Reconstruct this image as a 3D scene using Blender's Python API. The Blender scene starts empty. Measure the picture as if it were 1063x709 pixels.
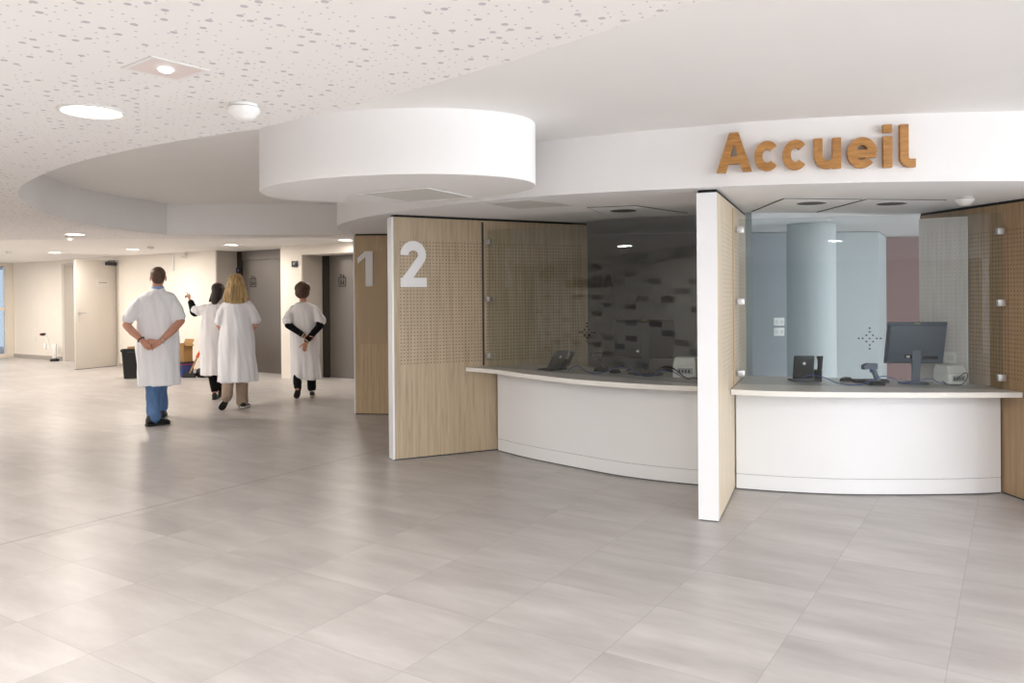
import bpy, bmesh, math, random
from mathutils import Vector, Matrix, noise
PI = math.pi
S = bpy.context.scene
COL = S.collection
random.seed(7)
rad = math.radians

# ------------------------------------------------------------------ helpers
def lin(c):
    return tuple((v/12.92 if v <= .04045 else ((v+.055)/1.055)**2.4) for v in [k/255. for k in c])

def link(o):
    COL.objects.link(o); return o

ROOTM = {}
def thing(name, label, cat, loc=(0, 0, 0), rz=0., group=None, kind=None):
    o = link(bpy.data.objects.new(name, None))
    o.location = loc; o.rotation_euler = (0, 0, rz); o.empty_display_size = .1
    o['label'] = label; o['category'] = cat
    if group: o['group'] = group
    if kind: o['kind'] = kind
    ROOTM[o.name] = Matrix.Translation(loc) @ Matrix.Rotation(rz, 4, 'Z')
    return o

def mesh_from(bm, name, mat, smooth=False, angle=None):
    me = bpy.data.meshes.new(name)
    bmesh.ops.recalc_face_normals(bm, faces=bm.faces[:])
    bm.to_mesh(me); bm.free()
    mats = mat if isinstance(mat, (list, tuple)) else [mat]
    for m in mats: me.materials.append(m)
    if smooth:
        for p in me.polygons: p.use_smooth = True
        if angle is not None:
            try: me.set_sharp_from_angle(angle=rad(angle))
            except Exception: pass
    return me

def part(name, bm, mat, parent=None, smooth=False, angle=40, world=False, label=None):
    if world and parent is not None:
        bmesh.ops.transform(bm, matrix=ROOTM[parent.name].inverted(), verts=bm.verts[:])
    me = bm if isinstance(bm, bpy.types.Mesh) else mesh_from(bm, name, mat, smooth, angle)
    o = link(bpy.data.objects.new(name, me))
    if parent is not None: o.parent = parent
    if label: o['label'] = label
    return o

def struct(name, bm, mat, smooth=False, angle=40, rz=0., loc=(0, 0, 0)):
    o = part(name, bm, mat, None, smooth, angle)
    o.rotation_euler = (0, 0, rz); o.location = loc
    o['kind'] = 'structure'
    return o

def tag(o, label, cat, group=None):
    o['label'] = label; o['category'] = cat
    if group: o['group'] = group
    return o

def BM(): return bmesh.new()

def box(bm, a, b, bev=0., mi=0, M=None):
    x0, y0, z0 = [min(p, q) for p, q in zip(a, b)]; x1, y1, z1 = [max(p, q) for p, q in zip(a, b)]
    t = bmesh.new()
    v = [t.verts.new(p) for p in [(x0,y0,z0),(x1,y0,z0),(x1,y1,z0),(x0,y1,z0),(x0,y0,z1),(x1,y0,z1),(x1,y1,z1),(x0,y1,z1)]]
    for f in [(0,3,2,1),(4,5,6,7),(0,1,5,4),(1,2,6,5),(2,3,7,6),(3,0,4,7)]: t.faces.new([v[i] for i in f])
    if bev > 0:
        bmesh.ops.bevel(t, geom=t.edges[:], offset=bev, segments=2, profile=.5, affect='EDGES')
    merge(bm, t, mi, M)
    return bm

def merge(bm, t, mi=0, M=None):
    if M is not None: bmesh.ops.transform(t, matrix=M, verts=t.verts[:])
    mp = {v: bm.verts.new(v.co) for v in t.verts}
    for f in t.faces:
        try:
            nf = bm.faces.new([mp[v] for v in f.verts]); nf.material_index = mi if mi else f.material_index
        except ValueError: pass
    t.free()

def prism(bm, pts, z0, z1, mi=0, M=None):
    """closed solid from a plan polygon; z0/z1 numbers or functions of (x,y)"""
    t = bmesh.new()
    f0 = z0 if callable(z0) else (lambda x, y: z0)
    f1 = z1 if callable(z1) else (lambda x, y: z1)
    lo = [t.verts.new((x, y, f0(x, y))) for x, y in pts]
    hi = [t.verts.new((x, y, f1(x, y))) for x, y in pts]
    n = len(pts)
    for i in range(n):
        j = (i+1) % n; t.faces.new([lo[i], lo[j], hi[j], hi[i]])
    fa = t.faces.new(lo); fb = t.faces.new(hi)
    bmesh.ops.triangulate(t, faces=[fa, fb])
    merge(bm, t, mi, M)

def loft(bm, rings, cap=True, mi=0, M=None, closed=True):
    t = bmesh.new()
    R = [[t.verts.new(p) for p in r] for r in rings]
    n = len(R[0])
    for a, b in zip(R, R[1:]):
        for i in range(n if closed else n-1):
            j = (i+1) % n
            t.faces.new([a[i], a[j], b[j], b[i]])
    if cap and closed:
        t.faces.new(R[0][::-1]); t.faces.new(R[-1])
    merge(bm, t, mi, M)

def lathe(bm, prof, n=32, c=(0, 0, 0), mi=0, M=None):
    rings = [[(c[0]+r*math.cos(2*PI*i/n), c[1]+r*math.sin(2*PI*i/n), c[2]+z) for i in range(n)] for r, z in prof]
    loft(bm, rings, True, mi, M)

def smooth_path(pts, sub=6):
    pts = [Vector(p) for p in pts]
    out = []
    for i in range(len(pts)-1):
        p0 = pts[max(i-1, 0)]; p1 = pts[i]; p2 = pts[i+1]; p3 = pts[min(i+2, len(pts)-1)]
        for k in range(sub):
            t = k/sub
            out.append(.5*((2*p1)+(p2-p0)*t+(2*p0-5*p1+4*p2-p3)*t*t+(3*p1-p0-3*p2+p3)*t**3))
    out.append(pts[-1]); return out

def tube(bm, pts, r, n=8, mi=0, M=None):
    pts = [Vector(p) for p in pts]
    rings = []; prev = None
    for i, p in enumerate(pts):
        d = (pts[min(i+1, len(pts)-1)]-pts[max(i-1, 0)]).normalized()
        if prev is None:
            a = d.orthogonal().normalized()
        else:
            a = prev-d*prev.dot(d); a = a.normalized() if a.length > 1e-6 else d.orthogonal().normalized()
        prev = a; b = d.cross(a)
        rr = r[i] if isinstance(r, (list, tuple)) else r
        rings.append([p+rr*(math.cos(2*PI*k/n)*a+math.sin(2*PI*k/n)*b) for k in range(n)])
    loft(bm, rings, True, mi, M)

def stroke(bm, pts, w, y0, y1, mi=0, M=None, cap=0.):
    """a broad pen stroke in the x-z plane, extruded from y0 to y1"""
    P = []
    for p in pts:
        v = Vector((p[0], p[1]))
        if not P or (v-P[-1]).length > .02*min(1, w*4): P.append(v)
    n = len(P); L = []; Rr = []
    for i in range(n):
        if i == 0: d = (P[1]-P[0]).normalized(); nn = Vector((-d.y, d.x)); k = 1
        elif i == n-1: d = (P[-1]-P[-2]).normalized(); nn = Vector((-d.y, d.x)); k = 1
        else:
            d0 = (P[i]-P[i-1]).normalized(); d1 = (P[i+1]-P[i]).normalized()
            n0 = Vector((-d0.y, d0.x)); n1 = Vector((-d1.y, d1.x)); nn = (n0+n1).normalized()
            k = 1/max(.35, nn.dot(n0))
        L.append(P[i]+nn*w/2*k); Rr.append(P[i]-nn*w/2*k)
    rings = [[(a.x, y0, a.y), (b.x, y0, b.y), (b.x, y1, b.y), (a.x, y1, a.y)] for a, b in zip(L, Rr)]
    loft(bm, rings, True, mi, M)

def arc(cx, cy, rx, ry, a0, a1, n=18):
    return [(cx+rx*math.cos(rad(a0+(a1-a0)*i/n)), cy+ry*math.sin(rad(a0+(a1-a0)*i/n))) for i in range(n+1)]

def glyph(bm, ch, y0, y1, s=1., sx=None, ox=0., oz=0., mi=0, w=.28):
    """letters with x-height 1"""
    sx = sx or s
    T = Matrix.Translation((ox, 0, oz)) @ Matrix.Diagonal((sx, 1, s, 1))
    nn = [0]
    def st(p):
        nn[0] += 1; stroke(bm, p, w, y0+.0007*nn[0], y1-.0004*nn[0], mi, T)
    def poly(p):
        nn[0] += 1; ya, yb = y0+.0007*nn[0], y1-.0004*nn[0]
        t = bmesh.new()
        a = [t.verts.new((x, ya, z)) for x, z in p]; b = [t.verts.new((x, yb, z)) for x, z in p]
        n = len(p)
        for i in range(n): t.faces.new([a[i], a[(i+1) % n], b[(i+1) % n], b[i]])
        t.faces.new(a); t.faces.new(b); merge(bm, t, mi, T)
    h = w/2
    if ch == 'A':
        poly([(0, 0), (.30, 0), (.70, 1.33), (.43, 1.33)]); poly([(1.16, 0), (.86, 0), (.46, 1.33), (.73, 1.33)])
        poly([(.36, .28), (.80, .28), (.74, .52), (.42, .52)])
    elif ch == 'c': st(arc(.41, .5, .41-h, .5-h, 42, 318, 26))
    elif ch == 'u':
        st([(h, 1), (h, .44)]+arc(.42, .44, .42-h, .44-h, 180, 350, 16)); st([(.84-h, 1), (.84-h, 0)])
    elif ch == 'e':
        st(arc(.445, .5, .445-h, .5-h, 0, 318, 28)); st([(.1, .46), (.87, .46)])
    elif ch == 'i': st([(h, 0), (h, 1)]); st([(h, 1.13), (h, 1.38)])
    elif ch == 'l': st([(h, 1.38), (h, .34)]+arc(h+.2, .34, .2, .34-h, 180, 270, 8)+[(.48, h)])
    elif ch == 't': st([(.24, 1.28), (.24, .34)]+arc(.44, .34, .2, .34-h, 180, 270, 8)+[(.56, h)]); st([(0, .9), (.56, .9)])
    elif ch == 'n': st([(h, 0), (h, 1)]); st(arc(.42, .58, .42-h, .58-h, 175, 0, 14)+[(.84-h, 0)])
    elif ch == '2':
        st(arc(.43, .93, .43-h, .40-h, 182, -28, 22)+[(.13, .13)])
        st([(.0, h), (.88, h)])
    elif ch == '1':
        st([(.46, 0), (.46, 1.33)]); poly([(.0, .86), (.36, 1.14), (.36, 1.33), (.30, 1.33), (0, 1.08)])

# ------------------------------------------------------------------ materials
def newmat(name):
    m = bpy.data.materials.new(name); m.use_nodes = True
    nt = m.node_tree; b = nt.nodes['Principled BSDF']
    return m, nt, b

def N(nt, typ, **kw):
    n = nt.nodes.new(typ)
    for k, v in kw.items(): setattr(n, k, v)
    return n

def mathn(nt, op, a, b=None, c=None):
    n = N(nt, 'ShaderNodeMath', operation=op)
    for i, v in enumerate((a, b, c)):
        if v is None: continue
        if isinstance(v, (int, float)): n.inputs[i].default_value = v
        else: nt.links.new(v, n.inputs[i])
    return n.outputs[0]

def vmath(nt, op, a, b=None):
    n = N(nt, 'ShaderNodeVectorMath', operation=op)
    for i, v in enumerate((a, b)):
        if v is None: continue
        if isinstance(v, tuple): n.inputs[i].default_value = v
        else: nt.links.new(v, n.inputs[i])
    return n

def mixc(nt, fac, a, b):
    n = N(nt, 'ShaderNodeMix', data_type='RGBA')
    if isinstance(fac, (int, float)): n.inputs[0].default_value = fac
    else: nt.links.new(fac, n.inputs[0])
    for i, v in ((6, a), (7, b)):
        if isinstance(v, tuple): n.inputs[i].default_value = (*v, 1)
        else: nt.links.new(v, n.inputs[i])
    return n.outputs[2]

def plain(name, c, rough=.5, metal=0., bump=0., bscale=40., var=0., vscale=3., spec=.5):
    """procedural paint / plastic / cloth: base colour with faint noise variation and bump"""
    m, nt, b = newmat(name)
    c = lin(c)
    b.inputs['Roughness'].default_value = rough; b.inputs['Metallic'].default_value = metal
    b.inputs['Specular IOR Level'].default_value = spec
    tc = N(nt, 'ShaderNodeTexCoord').outputs['Object']
    nz = N(nt, 'ShaderNodeTexNoise'); nz.inputs['Scale'].default_value = vscale; nz.inputs['Detail'].default_value = 4
    nt.links.new(tc, nz.inputs['Vector'])
    v = var or .02
    col = mixc(nt, nz.outputs['Fac'], tuple(x*(1-v) for x in c), tuple(min(1, x*(1+v)) for x in c))
    nt.links.new(col, b.inputs['Base Color'])
    if bump:
        n2 = N(nt, 'ShaderNodeTexNoise'); n2.inputs['Scale'].default_value = bscale; n2.inputs['Detail'].default_value = 3
        nt.links.new(tc, n2.inputs['Vector'])
        bp = N(nt, 'ShaderNodeBump'); bp.inputs['Strength'].default_value = bump; bp.inputs['Distance'].default_value = .01
        nt.links.new(n2.outputs['Fac'], bp.inputs['Height']); nt.links.new(bp.outputs[0], b.inputs['Normal'])
    return m

def emit(name, c, s):
    m, nt, b = newmat(name)
    b.inputs['Base Color'].default_value = (.8, .8, .8, 1)
    b.inputs['Emission Color'].default_value = (*lin(c), 1); b.inputs['Emission Strength'].default_value = s
    return m

def wood(name, c1, c2, scale=(26, 26, 1.1), dots=None, rough=.45, dotc=(98, 76, 54)):
    """oak laminate with vertical grain; dots=(x0,x1,z0,z1,pitch,radius) is the perforated field"""
    m, nt, b = newmat(name)
    tc = N(nt, 'ShaderNodeTexCoord').outputs['Object']
    mp = N(nt, 'ShaderNodeMapping'); mp.inputs['Scale'].default_value = scale
    nt.links.new(tc, mp.inputs['Vector'])
    nz = N(nt, 'ShaderNodeTexNoise'); nz.inputs['Scale'].default_value = 1.6; nz.inputs['Detail'].default_value = 7; nz.inputs['Roughness'].default_value = .62
    nz.inputs['Distortion'].default_value = .6
    nt.links.new(mp.outputs[0], nz.inputs['Vector'])
    rp = N(nt, 'ShaderNodeValToRGB'); rp.color_ramp.elements[0].position = .3; rp.color_ramp.elements[1].position = .72
    rp.color_ramp.elements[0].color = (*lin(c1), 1); rp.color_ramp.elements[1].color = (*lin(c2), 1)
    nt.links.new(nz.outputs['Fac'], rp.inputs[0])
    col = rp.outputs[0]
    if dots:
        x0, x1, z0, z1, p, r = dots
        sp = N(nt, 'ShaderNodeSeparateXYZ'); nt.links.new(tc, sp.inputs[0])
        X, Y, Z = sp.outputs
        dx = mathn(nt, 'SUBTRACT', mathn(nt, 'FRACT', mathn(nt, 'DIVIDE', mathn(nt, 'SUBTRACT', X, x0), p)), .5)
        dz = mathn(nt, 'SUBTRACT', mathn(nt, 'FRACT', mathn(nt, 'DIVIDE', mathn(nt, 'SUBTRACT', Z, z0), p)), .5)
        d = mathn(nt, 'SQRT', mathn(nt, 'ADD', mathn(nt, 'MULTIPLY', dx, dx), mathn(nt, 'MULTIPLY', dz, dz)))
        k = mathn(nt, 'LESS_THAN', d, r/p)
        for v, op, lim in ((X, 'GREATER_THAN', x0), (X, 'LESS_THAN', x1), (Z, 'GREATER_THAN', z0), (Z, 'LESS_THAN', z1)):
            k = mathn(nt, 'MULTIPLY', k, mathn(nt, op, v, lim))
        col = mixc(nt, k, col, lin(dotc))
    nt.links.new(col, b.inputs['Base Color'])
    b.inputs['Roughness'].default_value = rough
    return m

def glassmat(name, tint, boost=1.):
    m = bpy.data.materials.new(name); m.use_nodes = True
    nt = m.node_tree; nt.nodes.clear()
    out = N(nt, 'ShaderNodeOutputMaterial'); tr = N(nt, 'ShaderNodeBsdfTransparent'); gl = N(nt, 'ShaderNodeBsdfGlossy')
    tr.inputs[0].default_value = (*tint, 1); gl.inputs['Roughness'].default_value = .0; gl.inputs[0].default_value = (1, 1, 1, 1)
    lw = N(nt, 'ShaderNodeLayerWeight'); lw.inputs[0].default_value = .5
    f = mathn(nt, 'ADD', mathn(nt, 'MULTIPLY', mathn(nt, 'POWER', lw.outputs['Facing'], 5.), .96*boost), .045*boost)
    mx = N(nt, 'ShaderNodeMixShader'); nt.links.new(f, mx.inputs[0]); nt.links.new(tr.outputs[0], mx.inputs[1]); nt.links.new(gl.outputs[0], mx.inputs[2])
    nt.links.new(mx.outputs[0], out.inputs[0])
    return m

def floor_mat():
    m, nt, b = newmat('floor_tiles')
    tc = N(nt, 'ShaderNodeTexCoord').outputs['Object']
    mp = N(nt, 'ShaderNodeMapping'); mp.inputs['Rotation'].default_value = (0, 0, rad(32.8)); nt.links.new(tc, mp.inputs['Vector'])
    sp = N(nt, 'ShaderNodeSeparateXYZ'); nt.links.new(mp.outputs[0], sp.inputs[0])
    U, V = sp.outputs[0], sp.outputs[1]
    tu = mathn(nt, 'DIVIDE', mathn(nt, 'ADD', U, .848), .612); tv = mathn(nt, 'DIVIDE', mathn(nt, 'SUBTRACT', V, 2.378), .5795)
    def near(t, size, w):
        f = mathn(nt, 'FRACT', mathn(nt, 'ADD', t, .5)); d = mathn(nt, 'MULTIPLY', mathn(nt, 'ABSOLUTE', mathn(nt, 'SUBTRACT', f, .5)), size)
        return mathn(nt, 'LESS_THAN', d, w)
    g = mathn(nt, 'MAXIMUM', near(tu, .612, .0018), near(tv, .5795, .0018))
    joint = mathn(nt, 'LESS_THAN', mathn(nt, 'ABSOLUTE', mathn(nt, 'ADD', U, 5.237)), .007)
    cell = N(nt, 'ShaderNodeCombineXYZ'); nt.links.new(mathn(nt, 'FLOOR', tu), cell.inputs[0]); nt.links.new(mathn(nt, 'FLOOR', tv), cell.inputs[1])
    wn = N(nt, 'ShaderNodeTexWhiteNoise', noise_dimensions='3D'); nt.links.new(cell.outputs[0], wn.inputs['Vector'])
    off = vmath(nt, 'SCALE', wn.outputs['Color']); off.inputs['Scale'].default_value = 9.
    st = vmath(nt, 'MULTIPLY', mp.outputs[0], (1.1, 4.2, 1.)); ad = vmath(nt, 'ADD', st.outputs[0], off.outputs[0])
    nz = N(nt, 'ShaderNodeTexNoise'); nz.inputs['Scale'].default_value = 1.3; nz.inputs['Detail'].default_value = 6; nz.inputs['Roughness'].default_value = .6
    nt.links.new(ad.outputs[0], nz.inputs['Vector'])
    rp = N(nt, 'ShaderNodeValToRGB'); rp.color_ramp.elements[0].position = .28; rp.color_ramp.elements[1].position = .72
    rp.color_ramp.elements[0].color = (*lin(FLOOR_A), 1); rp.color_ramp.elements[1].color = (*lin(FLOOR_B), 1)
    nt.links.new(nz.outputs['Fac'], rp.inputs[0])
    tone = mathn(nt, 'ADD', mathn(nt, 'MULTIPLY', wn.outputs['Value'], .10), .95)
    sc = vmath(nt, 'SCALE', rp.outputs[0]); nt.links.new(tone, sc.inputs['Scale'])
    col = mixc(nt, mathn(nt, 'MULTIPLY', g, .42), sc.outputs[0], lin((120, 114, 108)))
    col = mixc(nt, mathn(nt, 'MULTIPLY', joint, .6), col, lin((80, 74, 68)))
    nt.links.new(col, b.inputs['Base Color'])
    ro = mathn(nt, 'ADD', mathn(nt, 'MULTIPLY', nz.outputs['Fac'], .14), .27); nt.links.new(ro, b.inputs['Roughness'])
    b.inputs['Specular IOR Level'].default_value = .5
    bp = N(nt, 'ShaderNodeBump'); bp.inputs['Strength'].default_value = .25; bp.inputs['Distance'].default_value = .002
    nt.links.new(mathn(nt, 'SUBTRACT', 1., g), bp.inputs['Height']); nt.links.new(bp.outputs[0], b.inputs['Normal'])
    return m

def perforated_mat():
    m, nt, b = newmat('perforated_plaster')
    tc = N(nt, 'ShaderNodeTexCoord').outputs['Object']
    base = lin((240, 238, 237)); col = None
    mask = None
    for pitch, rad_lo, rad_hi, thr, ang in ((.056, .0080, .0112, .76, 20.), (.040, .0028, .0046, .5, 20.)):
        mp = N(nt, 'ShaderNodeMapping'); mp.inputs['Rotation'].default_value = (0, 0, rad(ang)); nt.links.new(tc, mp.inputs['Vector'])
        sc = vmath(nt, 'MULTIPLY', mp.outputs[0], (1/pitch, 1/pitch, 0))
        fl = vmath(nt, 'FLOOR', sc.outputs[0]); fr = vmath(nt, 'FRACTION', sc.outputs[0])
        wn = N(nt, 'ShaderNodeTexWhiteNoise', noise_dimensions='3D'); nt.links.new(fl.outputs[0], wn.inputs['Vector'])
        j = vmath(nt, 'SCALE', vmath(nt, 'SUBTRACT', wn.outputs['Color'], (.5, .5, .5)).outputs[0]); j.inputs['Scale'].default_value = .34
        p = vmath(nt, 'SUBTRACT', vmath(nt, 'SUBTRACT', fr.outputs[0], (.5, .5, 0)).outputs[0], j.outputs[0])
        p2 = vmath(nt, 'MULTIPLY', p.outputs[0], (1, 1, 0))
        d = vmath(nt, 'LENGTH', p2.outputs[0]).outputs['Value']
        r = mathn(nt, 'ADD', mathn(nt, 'MULTIPLY', wn.outputs['Value'], (rad_hi-rad_lo)/pitch), rad_lo/pitch)
        k = mathn(nt, 'MULTIPLY', mathn(nt, 'LESS_THAN', d, r), mathn(nt, 'GREATER_THAN', wn.outputs['Value'], thr))
        mask = k if mask is None else mathn(nt, 'MAXIMUM', mask, k)
    col = mixc(nt, mask, base, lin((198, 196, 200)))
    nt.links.new(col, b.inputs['Base Color']); b.inputs['Roughness'].default_value = .85
    b.inputs['Specular IOR Level'].default_value = .2
    return m

FLOOR_A, FLOOR_B = (164, 159, 157), (194, 190, 188)
M = {}
M['white'] = plain('white_paint', (240, 239, 239), .75, bump=.03, bscale=220, spec=.2)
M['ceil'] = plain('ceiling_plaster', (243, 242, 241), .85, bump=.02, bscale=260, spec=.2)
M['hallwall'] = plain('hall_wall_paint', (236, 230, 221), .75, bump=.03, bscale=200, spec=.25)
M['laminate'] = plain('white_laminate', (243, 244, 246), .35)
M['stone'] = plain('worktop_laminate', (205, 204, 200), .28, var=.05, vscale=30)
M['edge'] = plain('worktop_edge_laminate', (238, 236, 230), .4)
M['floor'] = floor_mat()
M['perf'] = perforated_mat()
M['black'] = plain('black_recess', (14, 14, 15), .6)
M['plastic'] = plain('black_plastic', (26, 27, 30), .38)
M['plastic2'] = plain('dark_grey_plastic', (48, 50, 55), .42)
M['greyplastic'] = plain('blue_grey_plastic', (92, 102, 116), .42)
M['whiteplastic'] = plain('white_plastic', (232, 232, 230), .4)
M['alu'] = plain('brushed_aluminium', (205, 206, 208), .32, metal=.85)
M['steel'] = plain('lift_steel', (118, 112, 107), .38, metal=.6, bump=.02, bscale=300)
M['steeldark'] = plain('dark_lift_frame', (62, 59, 57), .4, metal=.6)
M['reveal'] = plain('grey_reveal_paint', (178, 172, 164), .6)
M['doorpaint'] = plain('grey_door_paint', (206, 200, 192), .55)
M['numeral'] = plain('white_numeral', (240, 240, 242), .4)
M['oaksign'] = wood('sign_oak', (150, 101, 50), (204, 150, 84), scale=(5, 5, 40), rough=.5)
M['oakedge'] = wood('oak_edge', (189, 160, 116), (214, 188, 146))
M['dkroom'] = plain('office_paint', (196, 197, 196), .8)
M['greywall'] = plain('office_grey_paint', (178, 186, 189), .8)
M['plum'] = plain('plum_paint', (132, 108, 106), .8)
M['skin'] = plain('skin', (204, 150, 126), .5, var=.08, vscale=12)
M['coat'] = plain('white_coat_cotton', (246, 246, 250), .85, bump=.25, bscale=14, spec=.15)
M['jeans'] = plain('blue_denim', (92, 122, 166), .85, bump=.35, bscale=26, var=.15, vscale=14, spec=.15)
M['beige'] = plain('beige_trouser_cloth', (164, 144, 128), .85, bump=.35, bscale=24, var=.08, vscale=10, spec=.15)
M['blackcloth'] = plain('black_cloth', (20, 20, 23), .85, bump=.3, bscale=26, spec=.15)
M['blackshoe'] = plain('black_shoe_leather', (18, 18, 19), .45)
M['whiterubber'] = plain('white_rubber', (226, 222, 216), .6)
M['cream'] = plain('cream_strap', (214, 200, 168), .6)
M['cardboard'] = plain('cardboard', (166, 128, 80), .85, var=.06)
M['bin'] = plain('black_bin_plastic', (15, 15, 17), .5)
M['bluebox'] = plain('blue_tub_plastic', (70, 84, 140), .45)
M['handlewood'] = plain('broom_handle_wood', (176, 138, 84), .5, var=.1, vscale=20)
M['orange'] = plain('orange_plastic', (222, 84, 40), .45)
M['red'] = plain('red_plastic', (190, 50, 60), .45)
M['yellow'] = plain('yellow_sticker', (222, 196, 60), .6)
M['cable'] = plain('blue_cable', (52, 76, 150), .45)
M['cableblack'] = plain('black_cable', (22, 22, 26), .5)
M['lamp'] = emit('lamp_diffuser', (255, 246, 232), 9.)
M['lampsmall'] = emit('led_glow', (240, 250, 250), 5.)
M['screenblue'] = emit('indicator_glow', (90, 110, 200), .6)
M['glass'] = glassmat('screen_glass', (.90, .92, .92), .48)
M['glass2'] = glassmat('screen_glass_left', (.90, .92, .92), .85)
M['winglass'] = glassmat('window_glass', (.50, .55, .60))
M['vent'] = plain('vent_grey_white', (214, 216, 212), .6)
M['groove'] = plain('ceiling_groove', (92, 94, 96), .8)
M['soffit'] = plain('soffit_plaster', (246, 247, 250), .85, spec=.2)
M['mb'] = plain('mural_blue', (84, 102, 114), .7)
M['mr'] = plain('mural_brown', (88, 68, 62), .7)
M['mg'] = plain('mural_grey', (128, 128, 124), .7)
M['mk'] = plain('mural_dark', (52, 50, 52), .7)
M['ml'] = plain('mural_leaf_green', (84, 92, 76), .7)
M['signdark'] = plain('dark_sign_letter', (88, 70, 50), .6)

def hair_mat(name, c1, c2, sc=(70, 70, 3)):
    m = wood(name, c1, c2, sc, None, .55); return m
M['blond'] = hair_mat('blond_hair', (66, 42, 22), (230, 194, 130), (34, 34, 1.6))
M['brownhair'] = hair_mat('brown_hair', (48, 32, 24), (104, 76, 54))
M['darkhair'] = hair_mat('dark_hair', (24, 18, 18), (56, 44, 42))
M['crop'] = hair_mat('cropped_brown_hair', (66, 46, 38), (112, 82, 66), (60, 60, 30))

# ------------------------------------------------------------------ camera
def camera():
    f, cy, pit, rol = 811.7, 310.4, .0042, -.0077
    c, s = math.cos(pit), math.sin(pit); Rx = Matrix(((1, 0, 0), (0, c, -s), (0, s, c)))
    c, s = math.cos(rol), math.sin(rol); Rz = Matrix(((c, -s, 0), (s, c, 0), (0, 0, 1)))
    R = Rz @ Rx
    w = [Vector((r[0], r[2], -r[1])) for r in R]
    right, up, back = w[0], -w[1], -w[2]
    cd = bpy.data.cameras.new('camera'); cd.sensor_width = 36; cd.sensor_fit = 'HORIZONTAL'
    cd.lens = f*36/1063; cd.shift_y = (cy-354.5)/1063; cd.clip_end = 200
    o = link(bpy.data.objects.new('camera', cd))
    o.matrix_world = Matrix(((right.x, up.x, back.x, 0), (right.y, up.y, back.y, 0), (right.z, up.z, back.z, 1.5), (0, 0, 0, 1)))
    S.camera = o
camera()

HALL = rad(-32.8)           # local (x, y) of a hall-frame object = distance along the lift wall, distance away from it
CE, SE = math.cos(rad(32.8)), math.sin(rad(32.8))
def hall(u, n): return (u*CE+n*SE, -u*SE+n*CE)
def slab_z(x, y): return 2.2361-.01242*x+.01489*(y-7)
def up_z(x, y): return 2.585+.021*(y-4.8)

# ------------------------------------------------------------------ room shell
bm = BM(); box(bm, (-27, -9, -.2), (14, 25, 0)); struct('floor', bm, M['floor'])

recess = [(.9, 1.), (.70, 1.72), (.521, 2.129), (.318, 2.338), (.096, 2.562), (-.173, 2.834), (-.502, 3.14), (-.84, 3.411), (-1.191, 3.693), (-1.591, 3.914),
          (-1.932, 4.128), (-2.337, 4.412), (-2.733, 4.74), (-3.071, 5.086), (-3.339, 5.375), (-3.56, 5.66), (-3.76, 5.96), (-3.95, 6.32), (-4.104, 6.747), (-4.32, 7.32), (-4.46, 7.938), (-4.5, 8.5), (-4.47, 9.1), (-4.33, 9.83)]
recess = [(p.x, p.y) for p in smooth_path([(x, y, 0) for x, y in recess], 3)]
back = [(-3.2, 9.94), (-2.23, 10.03), (-1.2, 10.12)]
bm = BM()
outer = [(-27, -9), (1.3, -9), (1.15, -2)]+recess+back+[(-1.2, 10.5), (-27, 10.5)]
t = bmesh.new(); vs = [t.verts.new((x, y, 2.3)) for x, y in outer]; f = t.faces.new(vs); bmesh.ops.triangulate(t, faces=[f]); merge(bm, t)
struct('ceiling_perforated', bm, M['perf'])
bm = BM()   # white rim face round the recess, hanging from the upper ceiling
pl = [(1.3, -9), (1.15, -2)]+recess+back
loft(bm, [[(x, y, 2.2995), (x, y, up_z(x, y)+.02)] for x, y in pl], cap=False, closed=False)
struct('ceiling_recess_rim', bm, M['ceil'], smooth=True, angle=30)
bm = BM()
t = bmesh.new()
q = [(-7, -9.), (14, -9.), (14, 13.), (-7, 13.)]
loft(bm, [[(x, y, up_z(x, y)), (x, y, up_z(x, y)+.1)] for x, y in q+[q[0]]], cap=False, closed=False)
f0 = bm.faces.new([bm.verts.new((x, y, up_z(x, y))) for x, y in q]); struct('ceiling_upper', bm, M['ceil'])
bm = BM(); box(bm, (-27, 10.5, 2.45), (-1.0, 25, 2.6)); box(bm, (-1.0, 13.6, 2.45), (14, 25, 2.6)); box(bm, (-27, 10.44, 2.31), (-1.2, 10.5, 2.6)); struct('ceiling_hall', bm, M['ceil'])

# reception soffit slab with the curved fascia
edge = [(-1.80, 10.15), (-1.93, 10.0), (-2.01, 9.77), (-2.045, 9.45), (-1.985, 8.9), (-1.84, 8.40), (-1.624, 7.905), (-1.30, 7.31), (-.98, 6.86), (-.66, 6.45), (-.32, 6.06), (.162, 5.651), (.495, 5.434), (.85, 5.25), (1.208, 5.09), (1.422, 4.985), (1.737, 4.885), (2.045, 4.809), (2.448, 4.737), (3.072, 4.686), (3.8, 4.70), (4.6, 4.80), (5.6, 5.06), (7., 5.7)]
edge = [(p.x, p.y) for p in smooth_path([(x, y, 0) for x, y in edge], 4)]
inner = [(7.4, 7.6), (3.66, 7.02), (2.75, 6.80), (2.05, 6.80), (1.62, 7.02), (.90, 7.55), (.50, 8.2), (.32, 9.0), (.25, 9.75)]
bm = BM(); t = bmesh.new(); f = t.faces.new([t.verts.new((x, y, slab_z(x, y))) for x, y in edge+inner]); bmesh.ops.triangulate(t, faces=[f]); merge(bm, t)
struct('ceiling_soffit', bm, M['soffit'])
bm = BM(); loft(bm, [[(x, y, slab_z(x, y)), (x, y, up_z(x, y)+.02)] for x, y in edge], cap=False, closed=False)
struct('wall_fascia', bm, M['white'], smooth=True, angle=40)
bm = BM(); loft(bm, [[(x, y, slab_z(x, y)), (x, y, up_z(x, y)+.02)] for x, y in inner], cap=False, closed=False)
struct('wall_fascia_inner', bm, M['white'], smooth=True, angle=40)

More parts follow.
